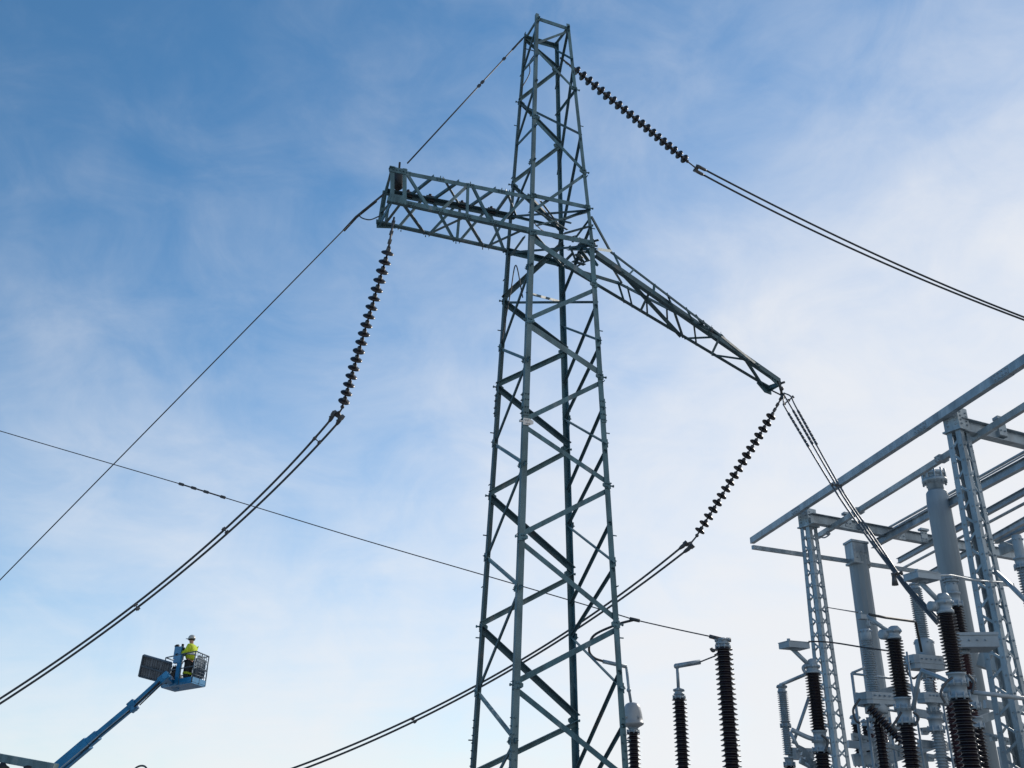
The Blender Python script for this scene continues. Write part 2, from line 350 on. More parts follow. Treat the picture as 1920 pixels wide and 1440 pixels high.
# ---- left arm (box truss)
ZA1, ZA0 = 13.96, 13.16
TF = (PZ(735, 316, ZA1), leg('B', 367)); BF = (PZ(735, 377, ZA0), leg('B', 434))
BB = (PZ(712, 421, ZA0), leg('A', 473)); TB = (PZ(722, 358, ZA1), leg('A', 404))
AR = TF[0].lerp(BB[0], .5)
la = MB(); la.bar(TF[0]+Z*.0, TF[0]+Z*.02, LX, .12, .12)
larm = la.build('crossarm', TOWER, TW, 'short level box truss arm')
AX = (TF[1]-TF[0]).normalized(); AN = Z.cross(AX).normalized()
if AN.y < 0: AN = -AN          # AN points away from the viewer
def sub(mb, name, m=TOWER, parent=None, label=None): return mb.build(name, m, parent or larm, label)
sub(MB().angle(TF[0]-AX*.05, TF[1], AN, -Z, .095), 'chord'); sub(MB().angle(BF[0]-AX*.1, BF[1], AN, Z, .10), 'chord')
sub(MB().angle(BB[0]-AX*.08, BB[1], -AN, Z, .10), 'chord'); sub(MB().angle(TB[0]-AX*.02, TB[1], -AN, -Z, .11), 'chord', TOWERD)
def ch(c, x): return on_seg(c[0], c[1], x, 0)
def lb(c1, x1, c2, x2, a=.075, m=TOWER):
    P, Q = ch(c1, x1), ch(c2, x2); d = (Q-P).normalized()
    nrm = d.cross(AX).normalized()
    vi = C0-P
    if nrm.dot(vi) < 0: nrm = -nrm
    u = nrm.cross(d).normalized()
    sub(MB().angle(P-u*a/2+nrm*.004, Q-u*a/2+nrm*.004, u, -nrm, a, .01), 'brace', random.choice(TV) if m is TOWER else m)
for a in [(TF, 761, BF, 806), (BF, 824, TF, 880), (TF, 878, BF, 876), (TF, 885, BF, 921), (BF, 935, TF, 987),
          (TF, 815, TB, 770), (TF, 862, TB, 812), (TF, 931, TB, 880), (TF, 958, TB, 930), (TF, 832, TB, 862), (TF, 950, TB, 968),
          (TB, 811, BB, 853), (TB, 863, BB, 857), (TB, 918, BB, 947), (BB, 745, TB, 793), (BB, 803, TB, 855), (BB, 860, TB, 910), (BB, 915, TB, 950),
          (BF, 873, BB, 907), (BF, 755, BB, 797), (BB, 801, BF, 872), (BB, 909, BF, 981), (BB, 720, BF, 752)]:
    lb(*a, m=TOWERD if a[0] is BF and a[2] is BB else TOWER, a=.075 if a[0] is BF and a[2] is BB else .055)
# end frame of the left arm
e = MB()
for x in (735.5, 758.5):
    P, Q = ch(TF, x), ch(BF, x); e.bar(P+Z*.06, Q-Z*.02, AX, .085, .02)
e.bar(ch(TF, 733)-AX*.02-Z*.03-AN*.014, ch(TF, 761)-Z*.03-AN*.014, Z, .13, .016); e.bar(ch(BF, 733)+Z*.07-AN*.014, ch(BF, 761)+Z*.07-AN*.014, Z, .2, .016)
e.bar(TF[0], TB[0], Z, .09, .02); e.bar(BF[0], BB[0], Z, .11, .02); e.bar(TB[0], BB[0], AX, .10, .02); e.bar(TB[0]+AX*.12, BB[0]+AX*.12, AX, .06, .02)
e.bar(TF[0]+Z*.05, BB[0].lerp(TB[0], .5), AX, .05, .012); e.bar(BF[0], BB[0].lerp(TB[0], .35), AX, .05, .012)
for P in (TF[0], BF[0]):
    for i in range(4): e.bolt(P+AX*(.03+.07*i)-AN*.022-Z*.03, -AN, .018)
e.prism([BB[0]-AX*.06-Z*.09, BB[0]+AX*.35-Z*.02, BB[0]+AX*.35+Z*.08, BB[0]-AX*.08+Z*.12], AN*.015)
sub(e, 'end_frame')
dr = MB(); c = PD(747, 337, dep(TF[0])+.45); dr.lathe(c-Z*.2, Z, [(.05, -.05), (.1, 0), (.115, .06), (.115, .34), (.09, .4), (.03, .43)], 14); dr.bar(c+Z*.2, c+Z*.45, AX, .04, .04)
sub(dr, 'hanging_drum', DARK, None, 'black drum hung inside the arm end')
cl_ = MB()
for x in (765, 806, 866, 921):
    P = ch(TB, x); cl_.box(P+Z*.01, AX*.09, AN*.05, Z*.07); cl_.tube([P, P+Z*.14], .035, 8)
sub(cl_, 'clamp_block', DARK)
for c_ in (TF, BF, BB):
    for x in (763, 826, 882, 941) if c_ is TF else ((771, 824, 876, 925) if c_ is BF else (752, 798, 855, 905)):
        nb = MB(); P = ch(c_, x); s_ = -AN
        e_ = .085 if c_ is not TF else -.105
        nb.prism([P-AX*.09+s_*.004, P+AX*.09+s_*.004, P+AX*.05+Z*e_+s_*.004, P-AX*.05+Z*e_+s_*.004], s_*.008)
        for i in range(3): nb.bolt(P+AX*(i-1)*.055+s_*.012+Z*e_*.4, s_, .014)
        nb.tube([P-Z*.02, P+(Z*.05 if c_ is TF else -Z*.06)], .012, 6)
        sub(nb, 'node_plate')
# ---- right arm (tapered, kinked upper chords)
TIPD = 24.6
FBc = (PY(1118, 478, 17.7), PD(1464, 718, TIPD)); BBc = (PY(1062, 503, 18.95), PD(1443, 730, TIPD+.35))
UF0, UF1, UF2, UF3 = PY(1111, 405, 17.65), PY(1147, 471, 18.3), PD(1352, 627, 22.6), PD(1441, 699, TIPD-.1)
UB0, UB1 = PY(1060, 497, 18.95), PY(1158, 527, 19.6)
RA = (FBc[1]-FBc[0]).normalized(); RN = Z.cross(RA).normalized()
if RN.y < 0: RN = -RN
rr_ = MB(); rr_.angle(FBc[0], FBc[1], RN, Z, .10, .012, .13)
rarm = rr_.build('crossarm', TOWERD, TW, 'long tapering truss arm slanting away to a pointed end')
def rs_(mb, name, m=TOWER, label=None): return mb.build(name, m, rarm, label)
rs_(MB().angle(BBc[0], BBc[1], -RN, Z, .09), 'chord', TOWERD)
for P, Q, a, m in [(UF0, UF1, .06, TOWERD), (UF1, UF2, .06, TOWERD), (UF2, UF3, .065, TOWERD), (UB0, UB1, .09, TOWERD), (UB1, UF2, .075, TOWERD)]:
    rs_(MB().angle(P, Q, RN, -Z, a), 'chord', m)
UFc = (UF1, UF2); UBc = (UB1, UF2)
def rb(P, Q, a=.07, m=TOWERD):
    a *= .85
    d = (Q-P).normalized(); nrm = (C0-P); nrm = (nrm-d*nrm.dot(d)).normalized(); u = nrm.cross(d)
    rs_(MB().angle(P-u*a/2, Q-u*a/2, u, -nrm, a, .01), 'brace', m)
X_ = lambda c, x: on_seg(c[0], c[1], x, 0)
rb(X_(FBc, 1165), X_(BBc, 1277), .11); rb(X_(FBc, 1218), X_(BBc, 1200)); rb(X_(FBc, 1262), X_(BBc, 1281)); rb(X_(BBc, 1283), X_(FBc, 1340), .06)
rb(X_(UFc, 1227), X_(FBc, 1225), .07, TOWER); rb(UF2, X_(BBc, 1334), .07, TOWER); rb(X_(UFc, 1335), X_(FBc, 1330), .06, TOWER); rb(UF2, X_(FBc, 1386), .05, TOWER)
rb(X_(BBc, 1334), X_(FBc, 1402), .06); rb(X_(FBc, 1392), X_(BBc, 1426), .05); rb(X_(FBc, 1399), X_(BBc, 1431), .05, TOWER)
rb(X_(UFc, 1150), X_(FBc, 1168), .06, TOWER); rb(UB1, X_(BBc, 1171), .06, TOWER); rb(PY(1121, 467, 17.6), UF1, .07, TOWER); rb(X_(FBc, 1145), X_(UBc, 1166), .06)
rb(X_(UFc, 1304), X_(UBc, 1318), .06)
# tangle of root plates where the arm meets the tower
rt = MB(); rnd = random.Random(3)
for i in range(15):
    c = PY(1062+rnd.random()*52, 452+rnd.random()*44, 17.9+rnd.random()*.9); dv = V((rnd.uniform(-1, 1), rnd.uniform(-1, 1), rnd.uniform(-.5, .9))).normalized()
    rt.bar(c-dv*.2, c+dv*.2, Z.cross(dv)+V((.01, 0, 0)), rnd.choice((.05, .07, .09)), .014)
rs_(rt, 'root_bracket', TOWERD)
for (xa, ya, Ya), (xb, yb, Yb), wd in (((1000, 395, 17.3), (1062, 432, 18.4), .05), ((1012, 378, 17.4), (1048, 425, 18.6), .045), ((1005, 425, 17.4), (1100, 400, 17.9), .04), ((1030, 410, 18.2), (1070, 420, 18.5), .05), ((1058, 440, 18.7), (1112, 425, 17.8), .055), ((1075, 455, 18.4), (1110, 408, 17.7), .05), ((1066, 470, 18.5), (1118, 470, 17.7), .06), ((1085, 448, 18.2), (1120, 500, 17.8), .05), ((1000, 440, 17.3), (1052, 500, 18.8), .06), ((960, 480, 18.3), (985, 445, 17.3), .05)):
    A_, B2 = PY(xa, ya, Ya), PY(xb, yb, Yb); rs_(MB().angle(A_, B2, Z, (B2-A_).cross(Z), wd, .01), 'root_bracket', random.choice(TV))
tp = MB(); c = PD(1452, 711, TIPD-.1); hl = RA*.26
tp.prism([c-hl+Z*.09, c+hl+Z*.05, c+hl*1.2-Z*.07, c+hl*.8-Z*.12, c-hl-Z*.03], RN*.03)
for i in range(6): tp.bolt(c+RA*(-.18+.11*(i % 3))+Z*(.05-.08*(i//3)), -RN, .022)
tp.bar(c+hl, c-RN*-.5+hl, Z, .10, .02)
tp.prism([X_(BBc, 1424)+Z*.1, X_(BBc, 1446)+Z*.12, X_(BBc, 1446)-Z*.12, X_(BBc, 1434)-Z*.16, X_(BBc, 1420)-Z*.02], RN*.03)
tp.bar(X_(BBc, 1443), FBc[1], Z, .12, .03)
rs_(tp, 'tip_plate')
hp = MB(); q = PD(1467, 742, 24.65); hp.tube([FBc[1]-RA*.1, q], .035, 8); hp.tube([X_(BBc, 1444), q], .02, 8); hp.box(q, RA*.05, RN*.03, Z*.07); hp.ball(FBc[1].lerp(q, .45), .06)
hp.tube([FBc[1]+RA*.02-RN*.1, FBc[1]+RA*.02+RN*.14], .03, 8); rs_(hp, 'hanger_shackle', FIT)
for x1, x2 in ((1190, 1176), (1250, 1262), (1286, 1300), (1318, 1334), (1418, 1424)): rb(X_(UFc, x1) if x1 < 1350 else X_((UF2, UF3), x1), X_(FBc, x2), .05, TOWER)
for x1, x2 in ((1176, 1186), (1212, 1214), (1250, 1252), (1300, 1306)): rb(X_(UBc, x1), X_(BBc, x2), .05, TOWERD)

# ================================================================== insulator strings and conductors
def disc_string(name, label, pts, n, tail, clampA, clampB, m=DISC, rad=.13, group='insulator strings hanging from the tower'):
    """pts: [attachment .. first disc, last disc]; discs evenly from pts[-2] to pts[-1]; tail = yoke point"""
    P0, P1 = pts[-2], pts[-1]; ax = (P1-P0).normalized(); stp = (P1-P0)/(n-1)
    r = thing(name, pts[0], label, 'insulator string', group)
    lk = MB(); lk.tube(pts[:-1], .022, 8)
    a = pts[0]; seg = (pts[-2]-a)
    for t in (.15, .45, .7, .9):
        q = a+seg*t; lk.box(q, ax*.05, ax.orthogonal().normalized()*.035, ax.cross(ax.orthogonal()).normalized()*.02)
    lk.build('hanger_link', FIT, r)
    me = None; L0 = stp.length
    for i in range(n):
        c = P0+stp*i
        if me is None:
            d = MB(); d.lathe((0, 0, 0), (0, 0, 1), [(.03, -.05), (.05, -.03), (.07, -.022), (rad*.6, -.015), (rad*.85, -.002), (rad*.98, .014), (rad, .026), (rad*.97, .034), (rad*.82, .026), (rad*.74, .036), (rad*.62, .024), (rad*.5, .036), (.05, .024), (.03, .04), (.02, .06), (.02, L0-.085)], 24)
            me = d.build('disc', m); proto = me; me.parent = r
            k = MB(); k.lathe((0, 0, 0), (0, 0, 1), [(.028, -.095), (.044, -.085), (.048, -.035), (.057, -.022)], 12); cp_ = k.build('cap', FIT, me); capo = cp_
        else:
            me = proto.copy(); COL.objects.link(me); me.parent = r
            cp_ = capo.copy(); COL.objects.link(cp_); cp_.parent = me
        me.rotation_mode = 'QUATERNION'; q = Z.rotation_difference((ax+V((random.uniform(-.06, .06), random.uniform(-.06, .06), random.uniform(-.06, .06)))).normalized())
        me.rotation_quaternion = q; me.location = c-V(pts[0])
    y = MB(); y.tube([P1+ax*.1, P1+ax*.2, tail], .02, 8); y.ball(P1+ax*.16, .045)
    y.build('end_link', FIT, r)
    A0, B0 = clampA[0], clampB[0]
    k = MB(); e = (B0-A0); nn = ax.cross(e).normalized()*.012
    k.prism([A0-nn-e*.12, tail-ax*.09-nn, B0-nn+e*.12, B0-nn+ax*.05, A0-nn+ax*.05], nn*2); k.bolt(A0+nn, nn.normalized(), .03); k.bolt(B0+nn, nn.normalized(), .03)
    k.build('yoke_plate', FIT, r)
    for c in (clampA, clampB):
        d = (c[1]-c[0]).normalized(); cl = MB(); cl.tube([c[0]-d*.03, c[0]+d*.06, c[1]-d*.06, c[1]], [.03, .048, .045, .032], 8); cl.box(c[0], d*.05, ax.orthogonal().normalized()*.05, d.cross(ax.orthogonal()).normalized()*.04)
        cl.bolt(c[0].lerp(c[1], .5), d.orthogonal(), .03, .05)
        cl.build('clamp', FIT, r)
    return r
# left string
dl = dep(BF[0])
dL = [dep(BB[0].lerp(BF[0], .5)), 19.4, 20.9, 21.1]
disc_string('insulator_string', 'steep string of dark discs hanging under the short box arm', [PD(739, 408, dL[0]), PD(733, 440, 19.4), PD(727, 473, 19.4), PD(645.5, 751, 20.7)], 18,
            PD(634, 777, 20.85), (PD(626.5, 775, 20.85), PD(617.5, 790, 20.9)), (PD(640, 783, 20.85), PD(631, 796, 20.9)))
# top string
disc_string('insulator_string', 'long string of dark discs reaching out from the tower top', [PY(1050, 108, 18.5), PD(1066, 120, 24.2), PD(1080, 132, 24.3), PD(1282, 297, 26.6)], 20,
            PD(1306, 316, 26.85), (PD(1309, 312, 26.9), PD(1324, 319.6, 27.1)), (PD(1304, 320, 26.9), PD(1319, 328, 27.1)))
# right arm string
disc_string('insulator_string', 'slanting string of dark discs hanging from the tip of the long tapered arm', [PD(1467, 742, 24.7), PD(1455, 765, 24.6), PD(1446, 780, 24.5), PD(1313, 994, 23.3)], 18,
            PD(1294, 1020, 23.15), (PD(1286, 1019, 23.1), PD(1274, 1029, 23.1)), (PD(1297, 1024, 23.1), PD(1282.5, 1035.5, 23.1)))
def wire(name, pxs, D0, D1, r, label, cat='cable', group=None, m=WIRE, k=8):
    n = len(pxs); L = [0]
    for a, b in zip(pxs, pxs[1:]): L.append(L[-1]+math.hypot(b[0]-a[0], b[1]-a[1]))
    ts = np.array(L)/L[-1]; wt = np.ones(n); wt[0] = 6
    fx, fy = np.polyfit(ts, [q[0] for q in pxs], 3, w=wt), np.polyfit(ts, [q[1] for q in pxs], 3, w=wt)
    P = [PD(float(np.polyval(fx, t)), float(np.polyval(fy, t)), 1/((1-t)/D0+t/D1)) for t in np.linspace(0, 1, 49)]
    mb = MB(); mb.tube(P, r, 8)
    lone(mb, name, m, label, cat, group)
    return P
g1 = 'twin line conductors'
a1 = wire('conductor', [(617.5, 790), (590, 822), (467.5, 948), (419.6, 992), (254, 1134), (198, 1178), (0, 1307), (-300, 1490)], 20.9, 20.4, .026, 'upper of the twin cables curving down from the left string to the picture edge', 'cable', g1)
b1 = wire('conductor', [(631, 796), (599, 828.5), (477, 950), (426, 998), (259, 1142), (208, 1180.5), (0, 1314.5), (-300, 1499)], 20.9, 20.4, .026, 'lower of the twin cables curving down from the left string to the picture edge', 'cable', g1)
a2 = wire('conductor', [(1274, 1029), (1247.5, 1050), (1165, 1111), (1130, 1135), (1084, 1168.5), (972.5, 1241), (920, 1273.5), (884.6, 1292), (774, 1347.5), (539, 1440), (300, 1520)], 23.1, 24.3, .025, 'upper of the twin cables passing behind the tower body', 'cable', g1)
b2 = wire('conductor', [(1282.5, 1035.5), (1250, 1060), (1165, 1118.5), (1135, 1140), (1090, 1172.5), (978, 1246), (920, 1280.5), (890, 1297), (778, 1353), (562, 1440), (320, 1522)], 23.1, 24.3, .025, 'lower of the twin cables passing behind the tower body', 'cable', g1)
a3 = wire('conductor', [(1324, 319.6), (1416, 365.4), (1541, 429), (1620, 467.5), (1670, 490.5), (1770, 535.5), (1920, 593), (2200, 690)], 27.1, 26, .027, 'upper of the twin cables running from the top string to the right', 'cable', g1)
b3 = wire('conductor', [(1319, 328), (1416, 377), (1541, 441.5), (1620, 476), (1670, 499), (1770, 542.5), (1920, 598.8), (2200, 696)], 27.1, 26, .027, 'lower of the twin cables running from the top string to the right', 'cable', g1)
def spacer(pa, pb, D, label):
    A, B = PD(*pa, D), PD(*pb, D); d = (B-A).normalized(); s = MB()
    s.tube([A-d*.04, B+d*.04], .013, 8); s.box(A, d*.03, d.orthogonal().normalized()*.035, d.cross(d.orthogonal()).normalized()*.035); s.box(B, d*.03, d.orthogonal().normalized()*.035, d.cross(d.orthogonal()).normalized()*.035)
    lone(s, 'conductor_spacer', FIT, label, 'spacer', 'spacers between twin cables')
spacer((590, 822), (599, 829.5), 20.85, 'spacer on the left twin cables just below the string clamps')
spacer((419.6, 992), (425.5, 998), 20.75, 'spacer midway down the left twin cables')
spacer((254, 1134), (258.5, 1141.5), 20.6, 'spacer low on the left twin cables above the boom lift')
spacer((774, 1347.5), (778, 1353), 23.95, 'spacer on the twin cables to the left of the tower foot')
# shield wire and stay
P = PD(764, 306, dep(TF[0])+.2); Q = LEG['A'][0]+Z*.0
sw = MB(); sw.tube([Q, P], .016, 8); sw.tube([Q.lerp(P, .02), Q.lerp(P, .12)], .024, 8)
for t in (.2, .4, .43): sw.box(Q.lerp(P, t), (P-Q).normalized()*.05, V((0, 0, .03)), V((.03, 0, 0)))
lone(sw, 'shield_wire', WIRE, 'single wire from the tower top down to the end of the short arm', 'cable')
A = PD(722, 362, dep(TB[0])-.02); B_ = PD(668, 407, 20.3); Cc = PD(-250, 1342, 24)
sw = MB(); sw.tube([A, PD(700, 380, 19.9), B_], .022, 8); sw.tube([PD(705, 377, 19.9), B_, PD(645, 432, 20.5)], .032, 8); sw.tube([B_, Cc], .013, 8)
sw.tube(spline([PD(694, 385, 19.9), PD(677, 398, 20.1), PD(676, 407, 20.2), PD(693, 412, 19.7), PD(712, 405, 19.2)]), .014, 6)
lone(sw, 'stay_wire', WIRE, 'straight thin wire from the short arm tip down to the left edge', 'cable')
# ================================================================== substation posts
def down(P, z): return V((P.x, P.y, z))
def sheds(mb, P, z1, z0, rc, rs, n):
    """rc core radius, rs shed radius; alternating sheds"""
    p = (z1-z0)/n; pr = [(rc, 0)]
    for i in range(n):
        r2 = rs; h = -i*p
        pr += [(rc*1.0, h-.10*p), (r2*.86, h-.42*p), (r2, h-.56*p), (r2*.985, h-.66*p), (rc*1.15, h-.62*p), (rc, h-.72*p)]
    pr.append((rc, -(z1-z0)))
    mb.lathe(V((P.x, P.y, z1)), Z, pr, 24)
def flange(mb, P, z1, z0, r, lips=True, nb=8):
    h = z1-z0
    pr = [(r*1.15, 0), (r*1.15, -.15*h), (r, -.17*h), (r*.95, -.5*h), (r, -.82*h), (r*1.2, -.84*h), (r*1.2, -h)] if lips else [(r, 0), (r, -h)]
    mb.lathe(V((P.x, P.y, z1)), Z, pr, 20)
    if nb:
        for i in range(nb):
            a = 2*math.pi*i/nb; mb.lathe(V((P.x+math.cos(a)*r*1.22, P.y+math.sin(a)*r*1.22, z0+.04*h)), Z, [(.014, -.03), (.014, .22*h+.03)], 6)
def post(name, label, x, y, Y, segs, group, ped=None):
    """segs: (kind, y_top_px, y_bottom_px or None for below the picture, radius_px, count/material)"""
    P = PY(x, y, Y); X, YY = P.x, P.y; sc_ = dep(P)/FPX
    r = thing(name, V((X, YY, 0)), label, 'insulator', group); r['_s'] = sc_
    for s in segs:
        k, ya, yb, rp = s[:4]; z1 = zat(X, YY, ya); z0 = zat(X, YY, yb) if yb < 3000 else 2.0; rad = rp*sc_
        m = MB()
        if k == 'shed': sheds(m, P, z1, z0, rad*.64, rad, max(3, round((z1-z0)/(s[4]*sc_*1.04)))); m.build('shed_stack', s[5], r)
        elif k == 'flange': flange(m, P, z1, z0, rad, True, 8); m.build('flange', s[4] if len(s) > 4 else GALVL, r)
        elif k == 'cap':
            h = z1-z0; m.lathe(V((X, YY, z0)), Z, [(rad*1.1, 0), (rad*1.12, .2*h), (rad*.95, .25*h), (rad*.9, .55*h), (rad*1.15, .6*h), (rad*1.1, .8*h), (rad*.5, .9*h), (rad*.45, h)], 20)
            for i in range(6):
                a = math.pi*i/3+.3; m.ball((X+math.cos(a)*rad*1.18, YY+math.sin(a)*rad*1.18, z0+.62*h), max(.02, rad*.22), (1, 1, 1), 8)
            m.build('cap', GALVL, r)
        elif k == 'cyl':
            h = z1-z0; m.lathe(V((X, YY, z0)), Z, [(rad*.95, 0), (rad, .04*h), (rad, .93*h), (rad*.9, h)], 20)
            for i in range(8):
                a = math.pi*i/4; m.bolt((X+math.cos(a)*rad, YY+math.sin(a)*rad, z0+.8*h), (math.cos(a), math.sin(a), 0), .016)
            m.build('housing', GALVL, r)
        elif k == 'box':
            h = z1-z0; c = V((X, YY, (z1+z0)/2)); a = s[4]; ex = V((math.cos(a), math.sin(a), 0)); ey = V((-ex.y, ex.x, 0)); lx, ly = rad, rad*s[5]; dxp = ex*s[6]*sc_ if len(s) > 6 else V((0, 0, 0))
            c = c+dxp
            ch_ = .25
            poly = [c+ex*lx*(1-ch_)-ey*ly, c+ex*lx-ey*ly*(1-ch_), c+ex*lx+ey*ly*(1-ch_), c+ex*lx*(1-ch_)+ey*ly, c-ex*lx*(1-ch_)+ey*ly, c-ex*lx+ey*ly*(1-ch_), c-ex*lx-ey*ly*(1-ch_), c-ex*lx*(1-ch_)-ey*ly]
            m.prism([q-Z*h/2 for q in poly], Z*h); m.prism([c+(q-c)*1.06-Z*h*.12 for q in poly], Z*h*.1)
            for i in range(-2, 3):
                m.bolt(c+ex*lx*.3*i-ey*ly*1.07+Z*h*.2, -ey, .018)
            m.build('gear_case', GALVL, r)
    zb = ped if ped else 2.0
    m = MB(); m.lathe(V((X, YY, zb-.02)), Z, [(.22, 0), (.22, .03)], 20); m.build('base_plate', GALV, r)
    m = MB(); t_ = .11
    for sx in (-1, 1):
        for sy in (-1, 1): m.angle(V((X+sx*t_, YY+sy*t_, zb-.02)), V((X+sx*t_, YY+sy*t_, 0)), (-sx, 0, 0), (0, -sy, 0), .06, .008)
    for i in range(4):
        z_ = (zb-.1)*(i/4); z2 = (zb-.1)*((i+1)/4)
        for sx in (-1, 1): m.bar((X+sx*t_, YY-t_, z_), (X+sx*t_, YY+t_, z2), (1, 0, 0), .006, .04); m.bar((X-t_, YY+sx*t_, z_), (X+t_, YY+sx*t_, z2), (0, 1, 0), .006, .04)
    m.build('support_stand', GALV, r)
    return r
def pt(r, x, y, dY=0.0): return PY(x, y, r.location.y+dY)
gp = 'tall porcelain and polymer posts in the switchyard'
p1 = post('post_insulator', 'tallest free standing dark brown ribbed post, right of the tower foot', 1355, 1205, 17.5,
          [('cap', 1196, 1208, 12), ('flange', 1206, 1214, 11), ('shed', 1213, 9999, 17.5, 8.6, PORC)], gp)
m = MB(); A = pt(p1, 1330, 1193); m.tube([A, pt(p1, 1346, 1197)], .035, 8); m.box(pt(p1, 1354, 1199), (.14, .05, -.02), (-.02, .05, 0), (0, 0, .02)); m.tube([pt(p1, 1362, 1199), pt(p1, 1370, 1199.5)], .035, 8); m.tube(spline([pt(p1, 1333, 1215), pt(p1, 1336, 1220), pt(p1, 1340, 1219)]), .03, 8)
m.build('terminal_clamp', FIT, p1)
p2 = post('post_insulator', 'slimmer dark brown ribbed post with an L shaped bar on top', 1273, 1299, 18.5,
          [('cap', 1289, 1303, 8.5), ('flange', 1301, 1309, 9), ('shed', 1308, 9999, 14, 7.2, PORC)], gp)
m = MB(); m.tube([pt(p2, 1272, 1291), pt(p2, 1270, 1250)], .03, 8); m.tube([pt(p2, 1267, 1249), pt(p2, 1313, 1241)], .045, 8); m.ball(pt(p2, 1268, 1249), .05); m.build('terminal_bar', GALV, p2)
p3 = post('current_transformer', 'rounded pale metal dome on a dark ribbed column behind the tower leg', 1186, 1340, 21,
          [('shed', 1372, 9999, 12.5, 7.2, PORC), ('flange', 1364, 1373, 9)], None)
p3['category'] = 'transformer'
m = MB(); X, YY = p3.location.x, p3.location.y; s = dep(PY(1186, 1340, 21))/FPX; zt, zb = zat(X, YY, 1317), zat(X, YY, 1364); h = zt-zb
m.lathe(V((X, YY, zb)), Z, [(11*s, 0), (19*s, .10*h), (20.5*s, .14*h), (20.5*s, .19*h), (19*s, .21*h), (18.5*s, .4*h), (17*s, .62*h), (15*s, .8*h), (12.5*s, .92*h), (8*s, .98*h), (4*s, h)], 28)
for a in (3.9, 5.2): m.bolt(V((X+math.cos(a)*19*s, YY+math.sin(a)*19*s, zb+.38*h)), (math.cos(a), math.sin(a), 0), .03)
m.build('dome_head', DOME, p3)
m = MB(); m.tube([pt(p3, 1183, 1317), pt(p3, 1179, 1292), pt(p3, 1174.5, 1251)], .03, 8); m.tube([pt(p3, 1175, 1250), pt(p3, 1130, 1240)], .042, 8); m.ball(pt(p3, 1179, 1294), .05); m.build('terminal_bar', GALV, p3)
# ---- disconnector group, left
l1 = post('polymer_insulator', 'slender grey ribbed polymer post, leftmost of the switchgear', 1466, 1290, 19,
          [('cap', 1281, 1299, 8), ('shed', 1299, 1354, 10, 3.6, SILI), ('flange', 1353, 1362, 7.5), ('shed', 1362, 1416, 9.5, 3.6, SILI), ('box', 1402, 1424, 22, .3, .5, 26), ('flange', 1420, 1436, 8), ('shed', 1436, 9999, 10, 5, PORC)], gp)
l2 = post('breaker_pole', 'dark brown ribbed pole topped by a slanted arm with a pale box', 1523, 1255, 17.5,
          [('cap', 1243, 1263, 12), ('shed', 1263, 1371, 15.5, 4.8, PORC), ('flange', 1370, 1390, 12), ('flange', 1388, 1410, 12.5), ('shed', 1410, 9999, 16.5, 6, PORC)], gp)
def arm(r, P, Q, rad, name='contact_arm', m=GALV): return MB().tube([P, Q], rad, 10).build(name, m, r)
def box_head(r, xc, yc, wpx, hpx):
    c = pt(r, xc, yc); s = r['_s']; ex = LX*wpx*s*.5; ey = LY*wpx*s*.36; ez = Z*hpx*s*.5; k = MB()
    k.prism([c-ex-ey-ez, c+ex-ey-ez, c+ex+ey-ez, c-ex+ey-ez], ez*2); k.prism([c-ex*1.03-ey*1.04+ez*.9, c+ex*1.03-ey*1.04+ez*.9, c+ex*1.03+ey*1.04+ez*.9, c-ex*1.03+ey*1.04+ez*.9], ez*.25)
    k.tube([c-ex*.8-ey*.6+ez*1.1, c-ex*.8-ey*.6+ez*1.9], .03, 8); k.lathe(c-ez, -Z, [(.08, -.01), (.08, .02), (.05, .04)], 12)
    k.build('box_head', GALVL, r)
box_head(l2, 1489, 1211, 46, 11)
arm(l2, pt(l2, 1486, 1217), pt(l2, 1518, 1248), .04); arm(l2, pt(l2, 1516, 1262, .3), pt(l1, 1464, 1284), .032)
m = MB(); m.tube(spline([pt(l2, 1510, 1262), pt(l2, 1506, 1252), pt(l2, 1512, 1246)]), .03, 8); m.lathe(pt(l2, 1524, 1250), Z, [(.08, 0), (.09, .05), (.07, .12), (.03, .14)], 12); m.build('terminal_pad', GALVL, l2)
arm(l2, pt(l2, 1517, 1307, .4), pt(l2, 1487, 1394, .4), .03); MB().tube(spline([pt(l2, 1484, 1368), pt(l2, 1500, 1376), pt(l2, 1516, 1383), pt(l2, 1530, 1387)]), .04, 8).build('contact_arm', GALV, l2)
arm(l2, pt(l2, 1481, 1372), pt(l2, 1497, 1402), .03)
m = MB()
for q in ((1503, 1405), (1510, 1415), (1516, 1425), (1524, 1432), (1507, 1430)): m.box(pt(l2, *q, .3), (.07, .02, -.03), (0, .05, 0), (.01, 0, .04))
m.tube([pt(l2, 1500, 1425, .3), pt(l2, 1535, 1446, .3)], .05, 8); m.build('linkage', GALV, l2)
